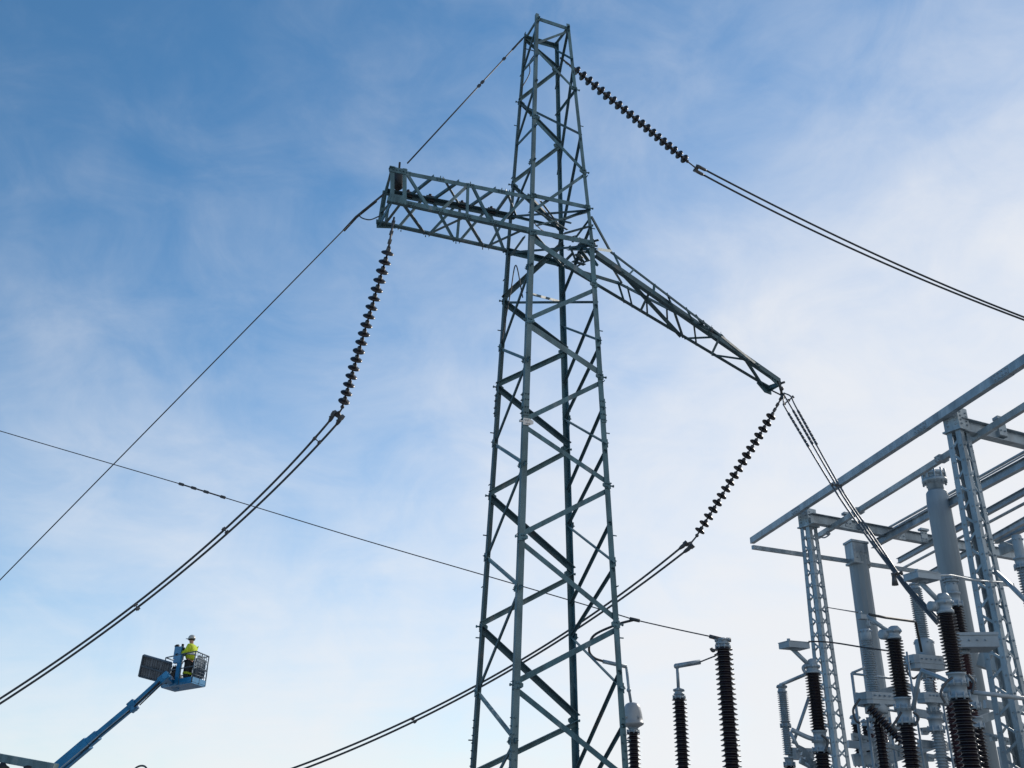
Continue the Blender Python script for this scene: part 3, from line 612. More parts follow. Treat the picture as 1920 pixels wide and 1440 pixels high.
# ---- middle group
m1 = post('polymer_insulator', 'grey ribbed polymer post with white sleeve standing on a broad flange', 1623, 1185, 17.2,
          [('cyl', 1180, 1200, 9.5), ('shed', 1199, 1298, 11, 4, SILI), ('box', 1300, 1322, 36, .35, .55, 6), ('cyl', 1320, 1338, 20), ('flange', 1338, 1352, 12), ('shed', 1352, 9999, 12, 6, PORC)], gp)
m2 = post('breaker_pole', 'dark brown ribbed pole below the slanted switch arm, middle of the switchgear', 1674, 1190, 15.6,
          [('cap', 1176, 1199, 13), ('shed', 1199, 1309, 16.5, 5.2, PORC), ('flange', 1308, 1330, 13.5), ('flange', 1328, 1357, 13), ('shed', 1356, 9999, 17.5, 7.5, PORC)], gp)
arm(m2, pt(m2, 1624, 1155), pt(m2, 1672, 1188), .035); m = MB(); m.box(pt(m2, 1617, 1157), LX*.07, LY*.05, Z*.035); m.ball(pt(m2, 1613, 1149), .03); m.tube([pt(m2, 1626, 1157), pt(m2, 1627, 1176)], .02, 8); m.tube(spline([pt(m2, 1640, 1170), pt(m2, 1629, 1165), pt(m2, 1631, 1175)]), .022, 8)
m.lathe(pt(m2, 1657, 1190), LX, [(.05, -.06), (.08, -.05), (.08, .05), (.05, .06)], 12); m.lathe(pt(m2, 1678, 1186), Z, [(.09, 0), (.1, .05), (.06, .1)], 12); m.build('contact_head', GALVL, m2)
m = MB(); A, B_ = pt(m1, 1630, 1326, -.2), pt(m1, 1694, 1394, -.4); d = (B_-A); sh = []
nn_ = 12
for i in range(nn_): sh += [(.05, d.length*i/nn_), (.095, d.length*(i+.45)/nn_), (.095, d.length*(i+.6)/nn_), (.05, d.length*(i+.7)/nn_)]
m.lathe(A, d, sh, 14); m.build('slanted_rod', PORC, m1, 'black ribbed rod slanting down')
s1 = post('post_insulator', 'small dark ribbed post half hidden behind the pipe frame', 1604, 1352, 20.5,
          [('cap', 1338, 1359, 8), ('shed', 1359, 1421, 9, 4.8, PORC), ('flange', 1420, 1436, 9)], gp, 2.5)
# ---- right group
r1 = post('polymer_insulator', 'tall grey ribbed polymer post with a round housing behind the falling cables', 1716, 1105, 19,
          [('cap', 1092, 1104, 8.5), ('shed', 1103, 1200, 12, 3.8, SILI), ('cyl', 1199, 1232, 16.5), ('box', 1231, 1257, 34, .35, .5, -6), ('flange', 1257, 1272, 12), ('shed', 1272, 1335, 11, 5, PORCR), ('flange', 1335, 1352, 11), ('shed', 1352, 9999, 12, 5, SILI)], gp)
r2 = post('breaker_pole', 'largest dark brown ribbed pole in front of the lattice column, under the boxed arm', 1771, 1140, 14.6,
          [('cap', 1120, 1151, 14), ('shed', 1151, 1263, 18, 5.7, PORC), ('flange', 1262, 1284, 15), ('flange', 1282, 1310, 14.5), ('shed', 1309, 9999, 21, 9, PORC)], gp)
box_head(r2, 1729, 1083, 54, 12)
arm(r2, pt(r2, 1726, 1092), pt(r2, 1763, 1130), .04)
m = MB(); m.lathe(pt(r2, 1750, 1137), LX, [(.05, -.07), (.075, -.06), (.075, .05), (.05, .06)], 12); m.lathe(pt(r2, 1770, 1128), Z, [(.1, 0), (.11, .06), (.07, .12)], 12); m.tube([pt(r2, 1757, 1122), pt(r2, 1775, 1128)], .03, 8); m.build('terminal_pad', GALVL, r2)
r3 = post('post_insulator', 'dark ribbed post with tall pale cap carrying a sunlit platform box', 1788, 1120, 17.2,
          [('cap', 1082, 1092, 13), ('cyl', 1091, 1113, 11), ('flange', 1111, 1138, 11.5), ('shed', 1137, 1193, 14.5, 4.6, PORC), ('cyl', 1219, 1228, 10), ('shed', 1227, 1268, 12.5, 4.2, PORCR), ('flange', 1267, 1279, 11), ('shed', 1279, 1296, 12, 4, PORCR),
           ('flange', 1295, 1330, 11), ('shed', 1330, 1345, 9, 5, PORCR), ('flange', 1344, 1365, 11), ('shed', 1364, 9999, 13, 5.5, PORC)], gp)
m = MB(); c = V((r3.location.x, r3.location.y, zat(r3.location.x, r3.location.y, 1206))); s = r3['_s']
ex, ey = V((.99, -.15, 0)), V((.15, .99, 0)); o = c+ex*18*s; m.box(o, ex*36*s, ey*.32, Z*12*s); m.box(o+Z*11*s, ex*37.5*s, ey*.34, Z*2.5*s)
for i in (-2, -1, 0, 1): m.bolt(o+ex*i*14*s-ey*.322, -ey, .02)
m.build('platform_box', GALVL, r3)
r4 = post('post_insulator', 'reddish brown ribbed post close behind the largest pole', 1779, 1300, 18.2, [('cap', 1278, 1298, 9), ('flange', 1297, 1306, 9), ('shed', 1306, 9999, 13, 6, PORCR)], gp)
r5 = post('polymer_insulator', 'short grey ribbed polymer post between the two front poles', 1742, 1284, 17.4, [('cap', 1272, 1280, 7), ('shed', 1279, 1300, 10.5, 4, SILI), ('box', 1300, 1319, 27, .35, .5, 2), ('flange', 1319, 1334, 9), ('flange', 1345, 1372, 12), ('shed', 1372, 9999, 11, 5, SILI)], gp)
f1 = post('polymer_insulator', 'grey ribbed post at the right edge beneath a bent bracket', 1917, 1060, 18, [('cyl', 1004, 1046, 9), ('flange', 1046, 1066, 12), ('shed', 1066, 1180, 12, 5, SILI), ('flange', 1180, 1200, 12), ('shed', 1200, 9999, 12, 5.5, SILI)], gp)
for x, y, Y, lb_ in ((1634, 1376, 20.8, 'small red brown ribbed post low behind the slanted black rod'), (1657, 1372, 21.2, 'small red brown ribbed post next to the middle pole foot'), (1622, 1362, 21.6, 'small dark ribbed post beside the pipe frame upright')):
    post('post_insulator', lb_, x, y, Y, [('cap', y-14, y, 6), ('shed', y, 1424, 7.5, 4.6, PORCR if x > 1630 else PORC), ('flange', 1424, 1438, 8)], gp, 2.4)
for x0, y0, x1, y1, Y, lb_ in ((1700, 1222, 1722, 1440, 18, 'thin vertical conduit behind the middle pole'), (1768, 1318, 1788, 1440, 17.8, 'thin vertical conduit left of the largest pole'), (1668, 1345, 1680, 1440, 18.4, 'thin vertical conduit beside the slanted black rod')):
    q = PY(x0, y0, Y); lone(MB().tube([q, down(q, 0)], .02, 8), 'conduit', GALVL, lb_, 'pipe', 'thin conduits in the switchgear')
for pr_, pts in ((m2, [(1690, 1335), (1680, 1352), (1674, 1362), (1682, 1372)]), (m2, [(1712, 1335), (1722, 1345), (1716, 1360)]), (m1, [(1612, 1310), (1600, 1330), (1604, 1350), (1612, 1356)]), (r2, [(1786, 1270), (1772, 1282), (1764, 1300), (1772, 1318)]), (r2, [(1815, 1265), (1826, 1280), (1822, 1300)]), (r1, [(1708, 1240), (1700, 1256), (1712, 1272), (1726, 1262)]), (l2, [(1540, 1378), (1552, 1390), (1548, 1408)])):
    MB().tube(spline([pt(pr_, *q, -.18) for q in pts]), .02, 6).build('jumper_lead', FIT, pr_)
# ---- small wires and rods of the switchgear
def rod(name, pts, Ys, r, label, cat='cable', m=WIRE, sp=True, grp=None):
    P = [PY(x, y, Y) for (x, y), Y in zip(pts, Ys)]
    return lone(MB().tube(spline(P, 6) if sp else P, r, 8), name, m, label, cat, grp)
gw = 'thin wires and rods among the switchgear'
wr = MB(); P = [PY(*q, Y) for q, Y in zip([(-120, 770), (0, 808), (340, 908), (418, 932), (480, 951), (680, 1012), (920, 1082), (1067, 1125), (1167, 1155), (1190, 1162), (1260, 1178), (1330, 1193)], [25, 24.6, 23.5, 23.3, 23.1, 22.4, 21.4, 20.6, 19.6, 19.2, 18.3, 17.5])]
wr.tube(spline(P, 5), .012, 8); wr.tube([P[2], P[3]], .019, 8); wr.tube([P[9]-V((.1, 0, -.02)), P[9]+V((.1, 0, -.02))], .035, 8)
for t in (0, .3, .6, 1): q = P[2].lerp(P[3], t); wr.box(q, (.06, 0, -.017), (0, .03, 0), (.008, 0, .03))
lone(wr, 'span_wire', WIRE, 'long thin wire with a dark sleeve crossing the sky behind the tower', 'cable')
rod('dropper_wire', [(1190, 1162), (1160, 1170), (1120, 1187), (1107, 1202), (1105, 1222), (1115, 1234), (1131, 1240)], [19.2, 19.4, 19.8, 20, 20.4, 20.8, 21], .026, 'short sagging jumper between the span wire and the domed transformer', 'cable', WIRE, True, gw)
rod('dropper_wire', [(1313, 1241), (1328, 1235), (1341, 1230)], [18.5, 18, 17.6], .014, 'short jumper between the two free standing brown posts', 'cable', WIRE, True, gw)
rod('dropper_wire', [(1552, 1139), (1582, 1144), (1613, 1149)], [26, 21, 15.7], .012, 'thin wire from the far lattice column to the middle switch arm', 'cable', WIRE, True, gw)
rod('terminal_rod', [(1630, 1152), (1660, 1158), (1712, 1165), (1717, 1167), (1728, 1222)], [16, 16.5, 17.5, 17.6, 17.8], .022, 'bent dark rod between the middle arm and the round housing', 'rod', WIRE, False, gw)
rod('dropper_wire', [(1516, 1203), (1540, 1203), (1570, 1206), (1620, 1214), (1672, 1221)], [17.4, 17.4, 17.4, 17, 16.5], .014, 'thin wire from the left box head to the middle pole', 'cable', WIRE, True, gw)
rod('dropper_wire', [(1757, 1079), (1785, 1079), (1830, 1088), (1880, 1092)], [14.6, 15.5, 17, 18], .016, 'pale wire from the right box head towards the lattice column', 'cable', GALVL, True, gw)
rod('terminal_rod', [(1868, 1073), (1895, 1098), (1925, 1128)], [18.5, 18, 17.5], .045, 'slanting steel rod right of the near lattice column', 'rod', GALV, False, gw)
rod('terminal_rod', [(1812, 1297), (1860, 1302), (1930, 1311)], [14.6, 14.6, 14.6], .032, 'level pipe running right from the largest pole', 'rod', GALVL, False, gw)
rod('terminal_rod', [(1792, 1284), (1762, 1270), (1729, 1257), (1722, 1275), (1712, 1330)], [14.8, 15, 15.3, 15.4, 15.5], .035, 'bent pale tube joining the two front poles', 'rod', GALVL, False, gw)
# pipe frame
fr = thing('pipe_frame', PY(1597, 1262, 18.4)*1.0, 'small open frame of thin pipes beside the grey post', 'frame', None)
fr_o = PY(1597, 1262, 18.4)
f = MB(); f.tube([fr_o, down(fr_o, 0)], .028, 8); f.build('upright', GALV, fr)
for q in [((1597, 1262), (1626, 1250)), ((1597, 1263), (1690, 1274)), ((1603, 1300), (1640, 1305)), ((1606, 1322), (1690, 1335))]:
    MB().tube([PY(*q[0], 18.4), PY(*q[1], 18.4)], .022, 8).build('rail', GALV, fr)
f = MB(); q = PY(1626, 1345, 18.2); f.tube([q, down(q, 0)], .025, 8); f.build('upright', GALV, fr)
# ================================================================== steel gantry
ZG = 9.6
GA = thing('steel_gantry', V((8.3, 25.7, 0)), 'bolted grey steel gantry of lattice columns and long roof beams', 'gantry')
def ibeam(P, Q, h, wd, name='beam', m=GALV, chan=False):
    d = (Q-P).normalized(); s = Z.cross(d).normalized(); b = MB(); t = .012
    for z_ in (h/2-t/2, -h/2+t/2): b.bar(P+Z*z_, Q+Z*z_, Z, t, wd)
    if chan: b.bar(P-s*(wd/2-t)+Z*0, Q-s*(wd/2-t), Z, h-2*t-.004, t)
    else: b.bar(P, Q, Z, h-2*t-.004, t)
    n = max(2, int((Q-P).length/2.2))
    return b.build(name, m, GA)
def rect(P, Q, h, wd, name, m=GALV):
    return MB().bar(P, Q, Z, h, wd).build(name, m, GA)
p0, p1_, pe = PZ(1410, 1014, ZG), PZ(1512, 956, ZG), PZ(1790, 769, ZG)
dd = (pe-p1_).normalized(); p_end = p1_+dd*14
rect(p0, p_end, .185, .13, 'main_beam')
U1a, U1b = PZ(1520, 972, ZG-.25), PZ(1818, 1026, ZG-.25); ud = (U1b-U1a).normalized()
ibeam(U1a, U1a+ud*13, .28, .2, 'cross_beam'); U2a = PZ(1800, 797, ZG-.25); ibeam(U2a, U2a+ud*8, .30, .2, 'cross_beam')
v2a, v2b = PZ(1533, 1006, ZG-.42), PZ(1782, 850, ZG-.42); vd = (v2b-v2a).normalized()
def vline(q1, q2, z, h, wd, name, ext=8, m=GALV, ib=True):
    a, b = PZ(*q1, z), PZ(*q2, z); e = (b-a).normalized()
    return ibeam(a, b+e*ext, h, wd, name, m) if ib else MB().tube([a, b+e*ext], h, 8).build(name, m, GA)
rect(v2a, v2b+vd*9, .135, .10, 'rafter')
vline((1636, 1022), (1801, 933), ZG-.45, .20, .14, 'rafter'); vline((1684, 1052), (1804, 986), ZG-.45, .15, .12, 'rafter', 8, GALVL); vline((1745, 1075), (1825, 1030), ZG-.5, .16, .12, 'rafter')
vline((1665, 990), (1733, 952), ZG-.05, .035, 0, 'rail_pipe', 14, GALV, False); vline((1668, 994), (1736, 956), ZG-.05, .022, 0, 'rail_pipe', 14, GALVL, False)
vline((1690, 1067), (1735, 1043), ZG-.6, .04, 0, 'rail_pipe', 12, GALV, False); vline((1865, 1012), (1908, 992), ZG-.45, .24, .16, 'rafter', 4)
rl = PZ(1411, 1026, ZG-.9); rl2 = PZ(1684, 1066, ZG-.9); rect(rl, rl+(rl2-rl)*1.9, .11, .09, 'edge_rail')
# brackets and splice plates along the beams
def brk(x, y, z):
    bk = MB(); q = PZ(x, y, z); bk.box(q, ud*.12, vd*.02, Z*.2); bk.box(q+Z*.16, ud*.16, vd*.09, Z*.03)
    for i in range(4): bk.bolt(q+ud*(-.06+.12*(i % 2))+vd*.022+Z*(-.1+.16*(i//2)), vd, .022)
    bk.build('beam_bracket', GALV, GA)
for q in ((1590, 975), (1690, 999), (1770, 1014), (1878, 800), (1733, 1004)): brk(*q, ZG-.3)
for L_m in (3.2, 9.4, 12.2):
    dm = (p_end-p0).normalized(); q = p0+dm*L_m; n_ = Z.cross(dm).normalized(); k = MB()
    for s_ in (-1, 1):
        k.box(q+n_*s_*.069, dm*.22, n_*.006, Z*.075)
        for i in range(8): k.bolt(q+n_*s_*.075+dm*(-.17+.112*(i % 4))+Z*(-.045+.09*(i//4)), n_*s_, .016)
    k.box(q-Z*.096, dm*.22, n_*.06, Z*.005); k.build('splice_plate', GALVL, GA)
for Pb, db, Lb in ((v2a, vd, (2.5, 6.5)), (U1a, ud, (1.8, 5.2)), (U2a, ud, (1.2, 3.0))):
    for t_ in Lb:
        q = Pb+db*t_; n_ = Z.cross(db).normalized(); k = MB(); k.box(q-n_*.0, db*.1, n_*.112, Z*.07)
        for s_ in (-1, 1):
            for i in range(4): k.bolt(q+n_*s_*.113+db*(-.06+.12*(i % 2))+Z*(-.035+.07*(i//2)), n_*s_, .016)
        k.build('splice_plate', GALVL, GA)
hk = MB(); q = PZ(1552, 1000, ZG-.5)
hk.tube(spline([PZ(1535, 1006, ZG-.5), PZ(1546, 1008, ZG-.5), PZ(1556, 1001, ZG-.5), PZ(1550, 997, ZG-.5)]), .02, 6); hk.ball(q, .06)
hk.build('lamp_hook', GALVL, GA)
# gusset triangle right
tr = MB(); q = PZ(1888, 1026, ZG-.62); tr.box(q, ud*.02, vd*.35, Z*.16); tr.build('gusset_plate', GALV, GA)
tr = MB(); a_ = PZ(1874, 1016, ZG-.62); b_ = PZ(1912, 1030, ZG-1.0); tr.bar(a_, b_, Z, .1, .02); tr.build('knee_brace', GALV, GA)
def lattice_col(C, half, ztop, label, lace=.3):
    ex, ey = V((math.cos(.55), math.sin(.55), 0)), V((-math.sin(.55), math.cos(.55), 0))
    col = MB(); c4 = [(-1, -1), (1, -1), (1, 1), (-1, 1)]
    a0 = C-Z*C.z; hb = half*1.75
    def cor(i, z): k = half+(hb-half)*(1-z/ztop); return a0+Z*z+ex*c4[i][0]*k+ey*c4[i][1]*k
    cap = MB(); cap.box(a0+Z*(ztop-.16), ex*(half+.022), ey*(half+.022), Z*.24); cap.box(a0+Z*(ztop-.42), ex*(half+.06), ey*(half+.06), Z*.018)
    for i in range(4):
        for s_, n_ in ((-1, -ey), (1, ey), (-1, -ex), (1, ex)):
            o = a0+Z*(ztop-.3+.09*i)
            for k in (-.6, .6):
                if n_ in (-ey, ey): cap.bolt(o+n_*(half+.022)+ex*half*k, n_, .022)
                else: cap.bolt(o+n_*(half+.022)+ey*half*k, n_, .022)
    root = cap.build('lattice_column', GALV, GA, label)
    for i in range(4):
        m = MB(); m.angle(cor(i, ztop-.4), cor(i, 0), ex*-c4[i][0], ey*-c4[i][1], .118, .012)
        z_ = .3
        while z_ < ztop-.5:
            q = cor(i, z_); m.bolt(q-ex*c4[i][0]*.06+ey*c4[i][1]*.003, ey*c4[i][1], .02); m.bolt(q-ey*c4[i][1]*.06+ex*c4[i][0]*.003, ex*c4[i][0], .02); z_ += lace
        m.build('corner_angle', GALV, root)
    lc = MB(); z_ = .2; k = 0
    while z_ < ztop-.6:
        for i in range(4):
            j = (i+1) % 4; a, b = (i, j) if k % 2 == 0 else (j, i)
            P, Q = cor(a, z_), cor(b, z_+lace); nrm = (ex*(c4[i][0]+c4[j][0])+ey*(c4[i][1]+c4[j][1])).normalized(); P -= nrm*.016; Q -= nrm*.016
            lc.bar(P, Q, nrm.cross((Q-P).normalized()), .05, .008)
        z_ += lace; k += 1
    lc.build('lacing', GALV, root)
lattice_col(PZ(1513, 965, ZG), .155, ZG+.05, 'far lattice column', .33)
lattice_col(PZ(1790, 780, ZG), .155, ZG+.05, 'near lattice column', .33)
# ---- round steel poles
def pole(x, y, Y, rad, ztop, label, kind):
    P = PY(x, y, Y); ztop = P.z; r = thing('steel_pole', V((P.x, P.y, 0)), label, 'pole', 'thick grey steel poles behind the gantry')
    m = MB(); m.lathe(V((P.x, P.y, 0)), Z, [(rad*1.12, 0), (rad, ztop-.5), (rad, ztop-.1)] if kind else [(rad*1.1, 0), (rad, ztop-.75), (rad*.92, ztop-.5), (rad*.8, ztop-.45)], 12 if kind else 24, not kind, .3); m.build('shaft', POLE, r)
    m = MB()
    if kind:
        c = V((P.x, P.y, ztop)); m.box(c-Z*.02, ud*(rad*1.12), vd*(rad*.9), Z*.32); m.box(c+Z*.3, ud*rad*1.25, vd*rad, Z*.03); m.box(c-Z*.32-ud*.0, ud*rad*1.25, vd*rad, Z*.03)
        for i in (-1, 0, 1): m.bolt(c+ud*rad*.6*i+vd*rad*.92, vd, .03); m.bolt(c+ud*rad*.6*i+vd*rad*.92-Z*.18, vd, .03)
        m.tube(spline([c+ud*rad*1.2-Z*.3, c+ud*rad*1.5-Z*.35, c+ud*rad*1.6-Z*.15]), .04, 6)
    else:
        m.lathe(V((P.x, P.y, ztop-.5)), Z, [(rad*.7, 0), (rad*.68, .22), (rad*.95, .26), (rad*1.1, .3), (rad*1.1, .36), (rad*.85, .38), (rad*.85, .46), (rad*1.02, .48), (rad*1.02, .55), (rad*.3, .57)], 24)
        for i in range(10):
            a = i*.628; m.tube([V((P.x+math.cos(a)*rad, P.y+math.sin(a)*rad, ztop-.28)), V((P.x+math.cos(a)*rad, P.y+math.sin(a)*rad, ztop+.12))], .025, 6)
    m.build('head', GALV, r)
pole(1750, 890, 23.5, .28, 0, 'tall thick round pole with a flanged cap rising through the gantry beams', 0)
pole(1607, 1038, 27.5, .27, 0, 'shorter thick faceted pole with a boxed head under the gantry rafters', 1)
# ---- support steelwork low on the right
EF = thing('equipment_frame', PY(1800, 1380, 20.5).xy.to_3d(), 'low grey steel beams carrying the switchgear at lower right', 'frame')
for i, (q1, q2, Y, h) in enumerate([((1846, 1320), (1930, 1334), 19.5, .16), ((1838, 1350), (1895, 1330), 19.6, .14), ((1715, 1336), (1805, 1352), 19.8, .15), ((1722, 1394), (1805, 1402), 19.2, .14), ((1655, 1428), (1760, 1394), 19.8, .15),
                                   ((1638, 1303), (1700, 1286), 19.6, .13), ((1590, 1395), (1690, 1404), 20.2, .14), ((1600, 1425), (1700, 1412), 18.8, .2), ((1790, 1418), (1850, 1440), 20, .12)]):
    MB().bar(PY(*q1, Y), PY(*q2, Y), Z, h, .12).build('beam', GALV if i % 2 else GALVL, EF)
for x, Y in ((1655, 20), (1725, 20), (1805, 19.9), (1880, 19.6)):
    q = PY(x, 1400, Y); MB().bar(V((q.x, q.y, q.z)), V((q.x, q.y, 0)), (1, 0, 0), .16, .16).build('upright', GALV, EF)
MB().bar(PY(1834, 1232, 19.9), PY(1892, 1250, 19.7), Z, .36, .3).build('cable_duct', GALV, EF)
for x0, y0, x1, y1, Y in ((1690, 1280, 1722, 1300, 18.6), (1640, 1358, 1700, 1372, 18.9), (1726, 1372, 1800, 1366, 18.8), (1660, 1400, 1720, 1424, 18.2), (1752, 1322, 1790, 1310, 17.6), (1830, 1375, 1895, 1392, 19.3), (1598, 1380, 1640, 1392, 19.2), (1612, 1410, 1668, 1400, 18.6), (1738, 1420, 1800, 1432, 18.4)):
    k = MB(); A_, B2 = PY(x0, y0, Y), PY(x1, y1, Y); k.angle(A_, B2, Z, (B2-A_).cross(Z), .07, .012)
    for t_ in (.1, .5, .9): k.box(A_.lerp(B2, t_), (.05, 0, 0), (0, .05, 0), (0, 0, .06)); k.bolt(A_.lerp(B2, t_)-V((0, .05, 0)), (0, -1, 0), .02)
    k.build('bracket', GALV, EF)
# ---- falling triple cables from the long arm to the switchgear
gt = 'three falling cables from the long arm tip'
D0, D1 = 24.6, 15.2
for pts, lb_ in (([(1468, 740), (1469.5, 757), (1476, 771), (1561.5, 913.5), (1627.5, 1009), (1679, 1077.5), (1707, 1114), (1757, 1170)], 'left of the three cables falling from the long arm to the switchgear'),
                 ([(1469, 738), (1474.7, 748.6), (1485, 766), (1567, 908), (1634, 1009), (1681, 1076), (1710, 1112), (1761, 1168)], 'middle of the three cables falling from the long arm to the switchgear'),
                 ([(1470, 737), (1483.4, 744), (1494, 766), (1574, 910.5), (1640, 1009), (1683.5, 1074.5), (1713, 1110), (1765, 1165)], 'right of the three cables falling from the long arm to the switchgear')):
    L = [0]
    for a, b in zip(pts, pts[1:]): L.append(L[-1]+math.hypot(b[0]-a[0], b[1]-a[1]))
    P = [PD(x, y, 1/((1-t/L[-1])/D0+(t/L[-1])/D1)) for (x, y), t in zip(pts, L)]
    mb = MB(); mb.tube(spline(P, 6), .019, 8)
    for k in range(9):
        t = .05+k*.055; q = P[2].lerp(P[3], t); e = (P[3]-P[2]).normalized(); mb.tube([q-e*.06, q+e*.06], .034, 6)
    lone(mb, 'dropper_cable', WIREL, lb_, 'cable', gt)
for (qa, qb), t, lb_ in ((((1471, 757), (1487, 744)), 0, 'clamp bar spreading the three falling cables at the arm tip'), (((1560, 909), (1577, 911)), .42, 'spacer on the three falling cables in front of the main beam'), (((1674, 1078), (1690, 1074)), .8, 'spacer clamp low on the three falling cables')):
    D = 1/((1-t)/D0+t/D1)-.05; A, B_ = PD(*qa, D), PD(*qb, D); d = (B_-A).normalized(); s = MB(); s.bar(A, B_, FW, .025, .03)
    for k in (0, .5, 1): s.box(A.lerp(B_, k), d*.018, FW*.025, d.cross(FW)*.035)
    if t > .7: s.tube([A.lerp(B_, .1), A.lerp(B_, .1)-Z*.18], [.03, .06], 8)
    lone(s, 'cable_spacer', FIT, lb_, 'spacer', 'spacers on the three falling cables')

# ================================================================== boom lift
BD = 35.0
Nn = PD(359, 1279, BD); zf = Nn.z
e2 = (PZ(384, 1287.5, zf)-Nn); e1 = (PZ(302, 1290.5, zf)-Nn)
e1 = PD(302, 1290.5, dep(Nn)+1.5)-Nn; e1.z = 0; e2 = PD(384, 1287.5, dep(Nn)+1.1)-Nn; e2.z = 0
LF = thing('boom_lift', V((Nn.x-9, Nn.y+1, 0)), 'blue boom lift raising a work basket on its slanted telescopic boom', 'lift')
H = 1.1
def bp(a, b, h=0): return Nn+e1*a+e2*b+Z*h
bk_ = MB(); bk_.prism([bp(0, 0, -.02), bp(1, 0, -.02), bp(1, 1, -.02), bp(0, 1, -.02)], Z*.05)
basket = bk_.build('basket', BLUE, LF)
def bs(mb, name, m, label=None): return mb.build(name, m, basket, label)
n1_ = e2.normalized()
t = MB(); n2_ = e1.normalized()
for A, B_ in ((bp(0, 0), bp(1, 0)), (bp(0, 1), bp(1, 1)), (bp(0, 0), bp(0, 1)), (bp(1, 0), bp(1, 1))): t.bar(A+Z*.115, B_+Z*.115, Z, .17, .03)
bs(t, 'toe_board', BLUE)
t = MB()
for a, b in ((0, 0), (0, .5), (0, 1), (.42, 0), (.42, 1), (1, 0), (1, 1), (.7, 1)): t.tube([bp(a, b), bp(a, b, H)], .024, 8)
for h in (H, H*.52):
    t.tube([bp(1, 0, h), bp(0, 0, h), bp(0, 1, h), bp(1, 1, h)], .024, 8)
t.tube([bp(1, 0, H), bp(1, 1, H)], .024, 8)
for k in range(1, 6):
    for h0, h1 in ((.2, H),): t.tube([bp(0, k/6, h0), bp(0, k/6, h1)], .011, 6)
for a in (.14, .28, .6, .8): t.tube([bp(a, 1, .2), bp(a, 1, H)], .012, 6)
t.tube([bp(0, 0, H*.27), bp(0, 1, H*.27)], .014, 6); t.tube([bp(0, 0, H*.78), bp(0, 1, H*.78)], .014, 6)
bs(t, 'guard_rail', RAIL)
t = MB(); t.prism([bp(.06, .97, .3), bp(.34, .97, .3), bp(.34, .97, 1.0), bp(.2, .97, 1.06), bp(.06, .97, .95)], n1_*.02); bs(t, 'side_sheet', PANEL)
t = MB(); t.bar(bp(.5, -.02, 0), bp(.5, -.02, H*.98), e1, .22, .06); bs(t, 'gate_post', BLUE)
c = bp(.62, .12, 1.18); t = MB(); f1_, f2_ = n2_, n1_
t.prism([c-f1_*.28-f2_*.16-Z*.24, c+f1_*.28-f2_*.16-Z*.2, c+f1_*.28+f2_*.16-Z*.2, c-f1_*.28+f2_*.16-Z*.24], Z*.46)
t.box(c-f2_*.165, f1_*.27, f2_*.006, Z*.012); t.box(c-f2_*.1-Z*.3, f1_*.2, f2_*.1, Z*.06); bs(t, 'control_box', BLUE)
for q0, q1, rr in ((c-f1_*.2+Z*.22, c-f1_*.2+Z*.34, .05), (c+f1_*.2+Z*.22, c+f1_*.26+Z*.32, [.06, .1]), (c-f1_*.3+Z*.1, c-f1_*.3+Z*.2, .05)): bs(MB().tube([q0, q1], rr, 8), 'control_knob', DARK)
t = MB()
for k in range(5):
    h0, h1 = .35, .98; x_ = .18+.16*k
    t.tube(spline([bp(-.0, x_, h0), bp(-.06, x_, .65), bp(.0, x_, h1)]), .01, 6)
for h in (.4, .52, .64, .76, .88, .96): t.tube([bp(-.03, .15, h), bp(-.03, .85, h)], .008, 6)
t.prism([bp(-.02, .12, .55), bp(-.02, .6, .6), bp(-.02, .55, 1.02), bp(-.02, .2, 1.0)], n2_*.02)
bs(t, 'wire_mesh_guard', RAIL)
t = MB(); c2 = bp(.75, .3, .35); t.lathe(c2-n2_*.1, n1_, [(.12, -.2), (.18, -.18), (.18, .18), (.12, .2)], 16); t.box(c2+Z*.2, n2_*.15, n1_*.12, Z*.2); t.tube([c2+Z*.3-n2_*.2, bp(.55, .3, .9)], .05, 8); bs(t, 'rotator', DARK)
t = MB()
for k in range(7): a_ = .55+.06*k; t.tube(spline([bp(a_, .1, .05), bp(a_+.05, -.05+.03*k, .4), bp(a_-.02, .2, .8)]), .018, 6)
bs(t, 'hose_bundle', DARK)
t = MB(); t.box(bp(.24, .75, .35), n1_*.16, n2_*.12, Z*.3); bs(t, 'tool_bag', PANEL)
# slate panel carried beyond the basket
Pq = [PD(269.5, 1228, 36.2), PD(322, 1243, 36.2), PD(313, 1281, 36.2), PD(261, 1267, 36.2)]
nq = (Pq[1]-Pq[0]).cross(Pq[3]-Pq[0]).normalized()
if nq.y < 0: nq = -nq
t = MB(); t.prism(Pq, nq*.04)
pn = t.build('ribbed_panel', PANEL, LF, 'grey ribbed panel carried beside the basket')
t = MB()
for A, B_ in ((0, 1), (1, 2), (2, 3), (3, 0)): t.bar(Pq[A]-nq*.02, Pq[B_]-nq*.02, nq, .10, .05)
t.bar(Pq[0].lerp(Pq[3], .5)-nq*.02, Pq[1].lerp(Pq[2], .5)-nq*.02, nq, .09, .07)
t.build('panel_frame', RAIL, pn)
t = MB()
for k in range(1, 12):
    A = Pq[0].lerp(Pq[1], k/12); B_ = Pq[3].lerp(Pq[2], k/12); t.bar(A-nq*.008, B_-nq*.008, nq, .03, .03 if k % 4 else .07)
t.build('panel_ribs', PANEL, pn)
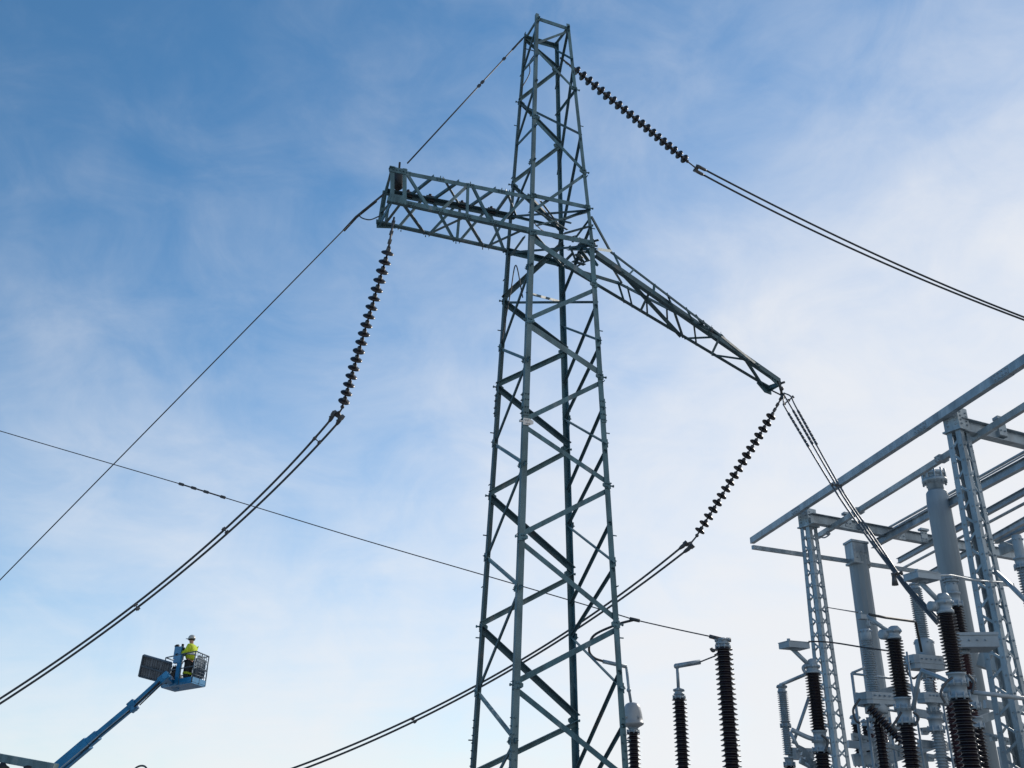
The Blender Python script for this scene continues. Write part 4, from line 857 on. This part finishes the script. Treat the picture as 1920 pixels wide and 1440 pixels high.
# boom sections
dirp = [PD(308, 1270, 35.6), PD(249, 1324, 35.6), PD(184, 1378, 35.6), PD(118, 1432, 35.6)]
bd = (dirp[3]-dirp[0]).normalized(); bu = bd.cross(V((0, 1, 0))).normalized(); bu = -bu if bu.z < 0 else bu
def sect(A, B_, hgt, wd, name='boom_section'):
    t = MB(); t.bar(A, B_, bu, hgt, wd); o_ = t.build(name, BLUE, LF); q_ = MB(); q_.bar(A-V((0, wd/2+.006, 0))-bu*hgt*.2, B_-V((0, wd/2+.006, 0))-bu*hgt*.2, bu, hgt*.10, .012); q_.build('pale_strip', GALVL, o_); q_ = MB(); q_.tube([A-V((0, wd/2+.02, 0))-bu*hgt*.38, B_-V((0, wd/2+.02, 0))-bu*hgt*.38], .016, 6); q_.build('hose', DARK, o_); return o_  # thin pale strip along the near side of each section, plus a hose
far = dirp[3]+bd*((dirp[3].z-2.0)/-bd.z)
sect(dirp[0], dirp[1]+bd*.3, .20, .13); sect(dirp[1], dirp[2]+bd*.3, .265, .17); sect(dirp[2], PD(150, 1406, 35.6), .36, .2); sect(PD(166, 1393, 35.6), far, .46, .24)
t = MB(); c = dirp[1]; t.box(c, bd*.15, bu*.19, V((0, .13, 0))); t.tube([c-V((0, .18, 0))-bu*.11, c+V((0, .18, 0))-bu*.11], .08, 12); t.build('boom_collar', BLUE, LF)
t = MB(); c = PD(312, 1268, 35.5); t.box(c+bd*.1, bd*.22, bu*.13, V((0, .14, 0))); t.lathe(c+V((0, -.18, 0)), V((0, 1, 0)), [(.11, 0), (.11, .36)], 16); t.bar(c, bp(.7, .5, .0), Z, .2, .2); t.build('boom_head', BLUE, LF)
t = MB(); t.tube([PD(252, 1325, 35.2), PD(300, 1278, 35.3)], .03, 8); t.tube([PD(262, 1322, 35.2), PD(304, 1282, 35.3)], .022, 8); t.build('hydraulic_hose', DARK, LF)
t = MB(); t.box(far+V((-.6, 0, -.3)), (1.1, 0, 0), (0, .75, 0), (0, 0, .45)); t.box(far+V((-.6, 0, -1.1)), (1.6, 0, 0), (0, .8, 0), (0, 0, .3)); t.build('chassis', BLUE, LF)
for sx in (-1, 1):
    for sy in (-1, 1):
        t = MB(); c = V((far.x-.6+sx*1.15, far.y+sy*.85, .5)); t.lathe(c-V((0, .18, 0)), (0, 1, 0), [(.3, 0), (.46, .03), (.5, .08), (.5, .28), (.46, .33), (.3, .36)], 24); t.build('wheel', DARK, LF)
# ---- worker
feet = bp(.36, .42, -.0)+Z*.03
fwd = V((-.93, .22, 0)).normalized(); lft = Z.cross(fwd)
def W(f, l, h): return feet+fwd*f+lft*l+Z*h
PE = thing('person', feet, 'worker in lime yellow jacket, dark trousers and grey helmet standing in the lift basket', 'person')
def skin(name, verts, edges, radii, m, parent, lv=2):
    me = bpy.data.meshes.new(name); o_ = V(PE['_o']); me.from_pydata([tuple(V(v)-o_) for v in verts], edges, []); o = bpy.data.objects.new(name, me); COL.objects.link(o); o.parent = parent
    sk = o.modifiers.new('skin', 'SKIN'); sk.use_smooth_shade = True
    lay = me.skin_vertices[0] if me.skin_vertices else None
    if lay is None:
        bm_ = None
        import bmesh
        b = bmesh.new(); b.from_mesh(me); b.verts.layers.skin.verify(); b.to_mesh(me); b.free(); lay = me.skin_vertices[0]
    for i, r in enumerate(radii): lay.data[i].radius = r if isinstance(r, tuple) else (r, r); lay.data[i].use_root = (i == 0)
    sb = o.modifiers.new('sub', 'SUBSURF'); sb.levels = lv; sb.render_levels = lv
    me.materials.append(m); o['_o'] = PE['_o']
    return o
# one continuous body: pelvis, spine, head, arms reaching to the controls, hands, legs
bv = [W(0, 0, .95), W(.0, 0, 1.15), W(-.03, 0, 1.36), W(.0, 0, 1.47), W(.04, 0, 1.56), W(.06, 0, 1.67), W(.05, 0, 1.74),
      W(-.02, .19, 1.40), W(.1, .25, 1.14), W(.34, .2, 1.12), W(.43, .18, 1.12),
      W(-.02, -.19, 1.40), W(.1, -.25, 1.14), W(.34, -.2, 1.12), W(.43, -.18, 1.12),
      W(0, .1, .88), W(.03, .11, .5), W(-.02, .11, .1), W(.13, .12, .04),
      W(0, -.1, .88), W(.03, -.11, .5), W(-.02, -.11, .1), W(.13, -.12, .04)]
be = [(0, 1), (1, 2), (2, 3), (3, 4), (4, 5), (5, 6), (2, 7), (7, 8), (8, 9), (9, 10), (2, 11), (11, 12), (12, 13), (13, 14), (0, 15), (15, 16), (16, 17), (17, 18), (0, 19), (19, 20), (20, 21), (21, 22)]
brd = [(.13, .1), (.12, .1), (.14, .1), .055, .08, .1, .08, .06, .045, .035, .03, .06, .045, .035, .03, .08, .055, .04, .035, .08, .055, .04, .035]
body = skin('body', bv, be, brd, SKIN, PE)
jv = [W(0, 0, .86), W(0, 0, 1.15), W(-.04, 0, 1.37), W(-.01, 0, 1.49), W(-.02, .2, 1.40), W(.06, .25, 1.17), W(.31, .21, 1.12), W(-.02, -.2, 1.40), W(.06, -.25, 1.17), W(.31, -.21, 1.12)]
jr = [(.21, .19), (.21, .19), (.23, .2), (.10, .10), .115, .10, .075, .115, .10, .075]
jk = skin('jacket', jv, [(0, 1), (1, 2), (2, 3), (2, 4), (4, 5), (5, 6), (2, 7), (7, 8), (8, 9)], jr, HIVIS, PE)
tv = [W(0, 0, .95), W(0, .1, .84), W(.03, .115, .48), W(-.02, .115, .1), W(.0, -.1, .84), W(.03, -.115, .48), W(-.02, -.115, .1)]
skin('trousers', tv, [(0, 1), (1, 2), (2, 3), (0, 4), (4, 5), (5, 6)], [(.18, .16), .13, .11, .09, .13, .11, .09], NAVY, PE)
for s_ in (1, -1):
    b_ = MB(); b_.ball(W(.06, .115*s_, .05), .075, (1.5, 1.1, .75)); b_.build('boot', DARK, PE)
t = MB(); c = W(.055, 0, 1.70); t.lathe(c, Z+fwd*.1, [(.14, -.01), (.137, .02), (.128, .07), (.1, .115), (.055, .145), (.01, .15)], 20); t.box(c+fwd*.15+Z*.0, fwd*.05, lft*.1, Z*.008); t.build('helmet', HELM, PE)
t = MB(); t.lathe(W(.055, 0, 1.675), Z, [(.118, -.03), (.13, 0), (.13, .025), (.1, .03)], 16); t.build('helmet_strap', DARK, PE)
t = MB(); t.lathe(W(.0, 0, 1.13), Z, [(.2, -.04), (.222, -.038), (.222, .038), (.2, .04)], 20); t.build('reflective_band', REFL, PE)
for s_ in (1, -1):
    t = MB(); t.lathe(W(.02, .115*s_, .42), Z, [(.08, -.04), (.118, -.038), (.116, .038), (.08, .04)], 16); t.build('leg_band', HIVIS, PE)
    t = MB(); hc = W(.42, .19*s_, 1.12); t.ball(hc, .045, (1.2, .9, .7)); 
    for k in range(4): t.tube(spline([hc+fwd*.03+lft*(k-1.5)*.02, hc+fwd*.08+lft*(k-1.5)*.021, hc+fwd*.10+lft*(k-1.5)*.02-Z*.03], 3), .01, 6)
    t.tube([hc+lft*-.04*s_, hc+fwd*.05-lft*.06*s_], .011, 6); t.build('glove', DARK, PE)
# ================================================================== far left beam and ring
fb_ = thing('busbar_gantry', PY(-30, 1414, 30).xy.to_3d(), 'grey beam crossing the lower left corner behind the boom', 'gantry')
A, B_ = PY(-60, 1410, 30), PY(104, 1440, 29); dB = (B_-A).normalized(); MB().bar(A, B_, Z, .22, .2).build('beam', TOWERB, fb_)
for P in (A+dB*.6, B_-dB*.4): MB().bar(down(P, P.z-.14), down(P, 0), (1, 0, 0), .22, .22).build('upright', GALV, fb_)
for x in (4, 58): 
    q = PY(x, 1438, 29.3); t = MB(); t.lathe(q, Z, [(.14, -.5), (.16, -.1), (.2, 0), (.12, .04), (.05, .12)], 14); t.build('insulator_cap', DARK, fb_)
rg = thing('post_insulator', PY(262, 1452, 24).xy.to_3d(), 'ring topped post just peeping in at the bottom edge', 'insulator', gp)
c = PY(262, 1447, 24); t = MB(); ex, ey = RT, V((0, .5, .87)).normalized()
t.tube([c+(ex*math.cos(a*.2618)+ey*math.sin(a*.2618))*.155 for a in range(25)], .022, 8, False); t.build('corona_ring', FIT, rg)
t = MB(); t.tube([down(c, c.z-.2), down(c, 0)], .06, 12); t.tube([c-ex*.155, down(c, c.z-.2), c+ex*.155], .015, 6); t.build('shaft', GALV, rg)
for o in bpy.data.objects:
    for k in ('_o', '_s'):
        if k in o: del o[k]
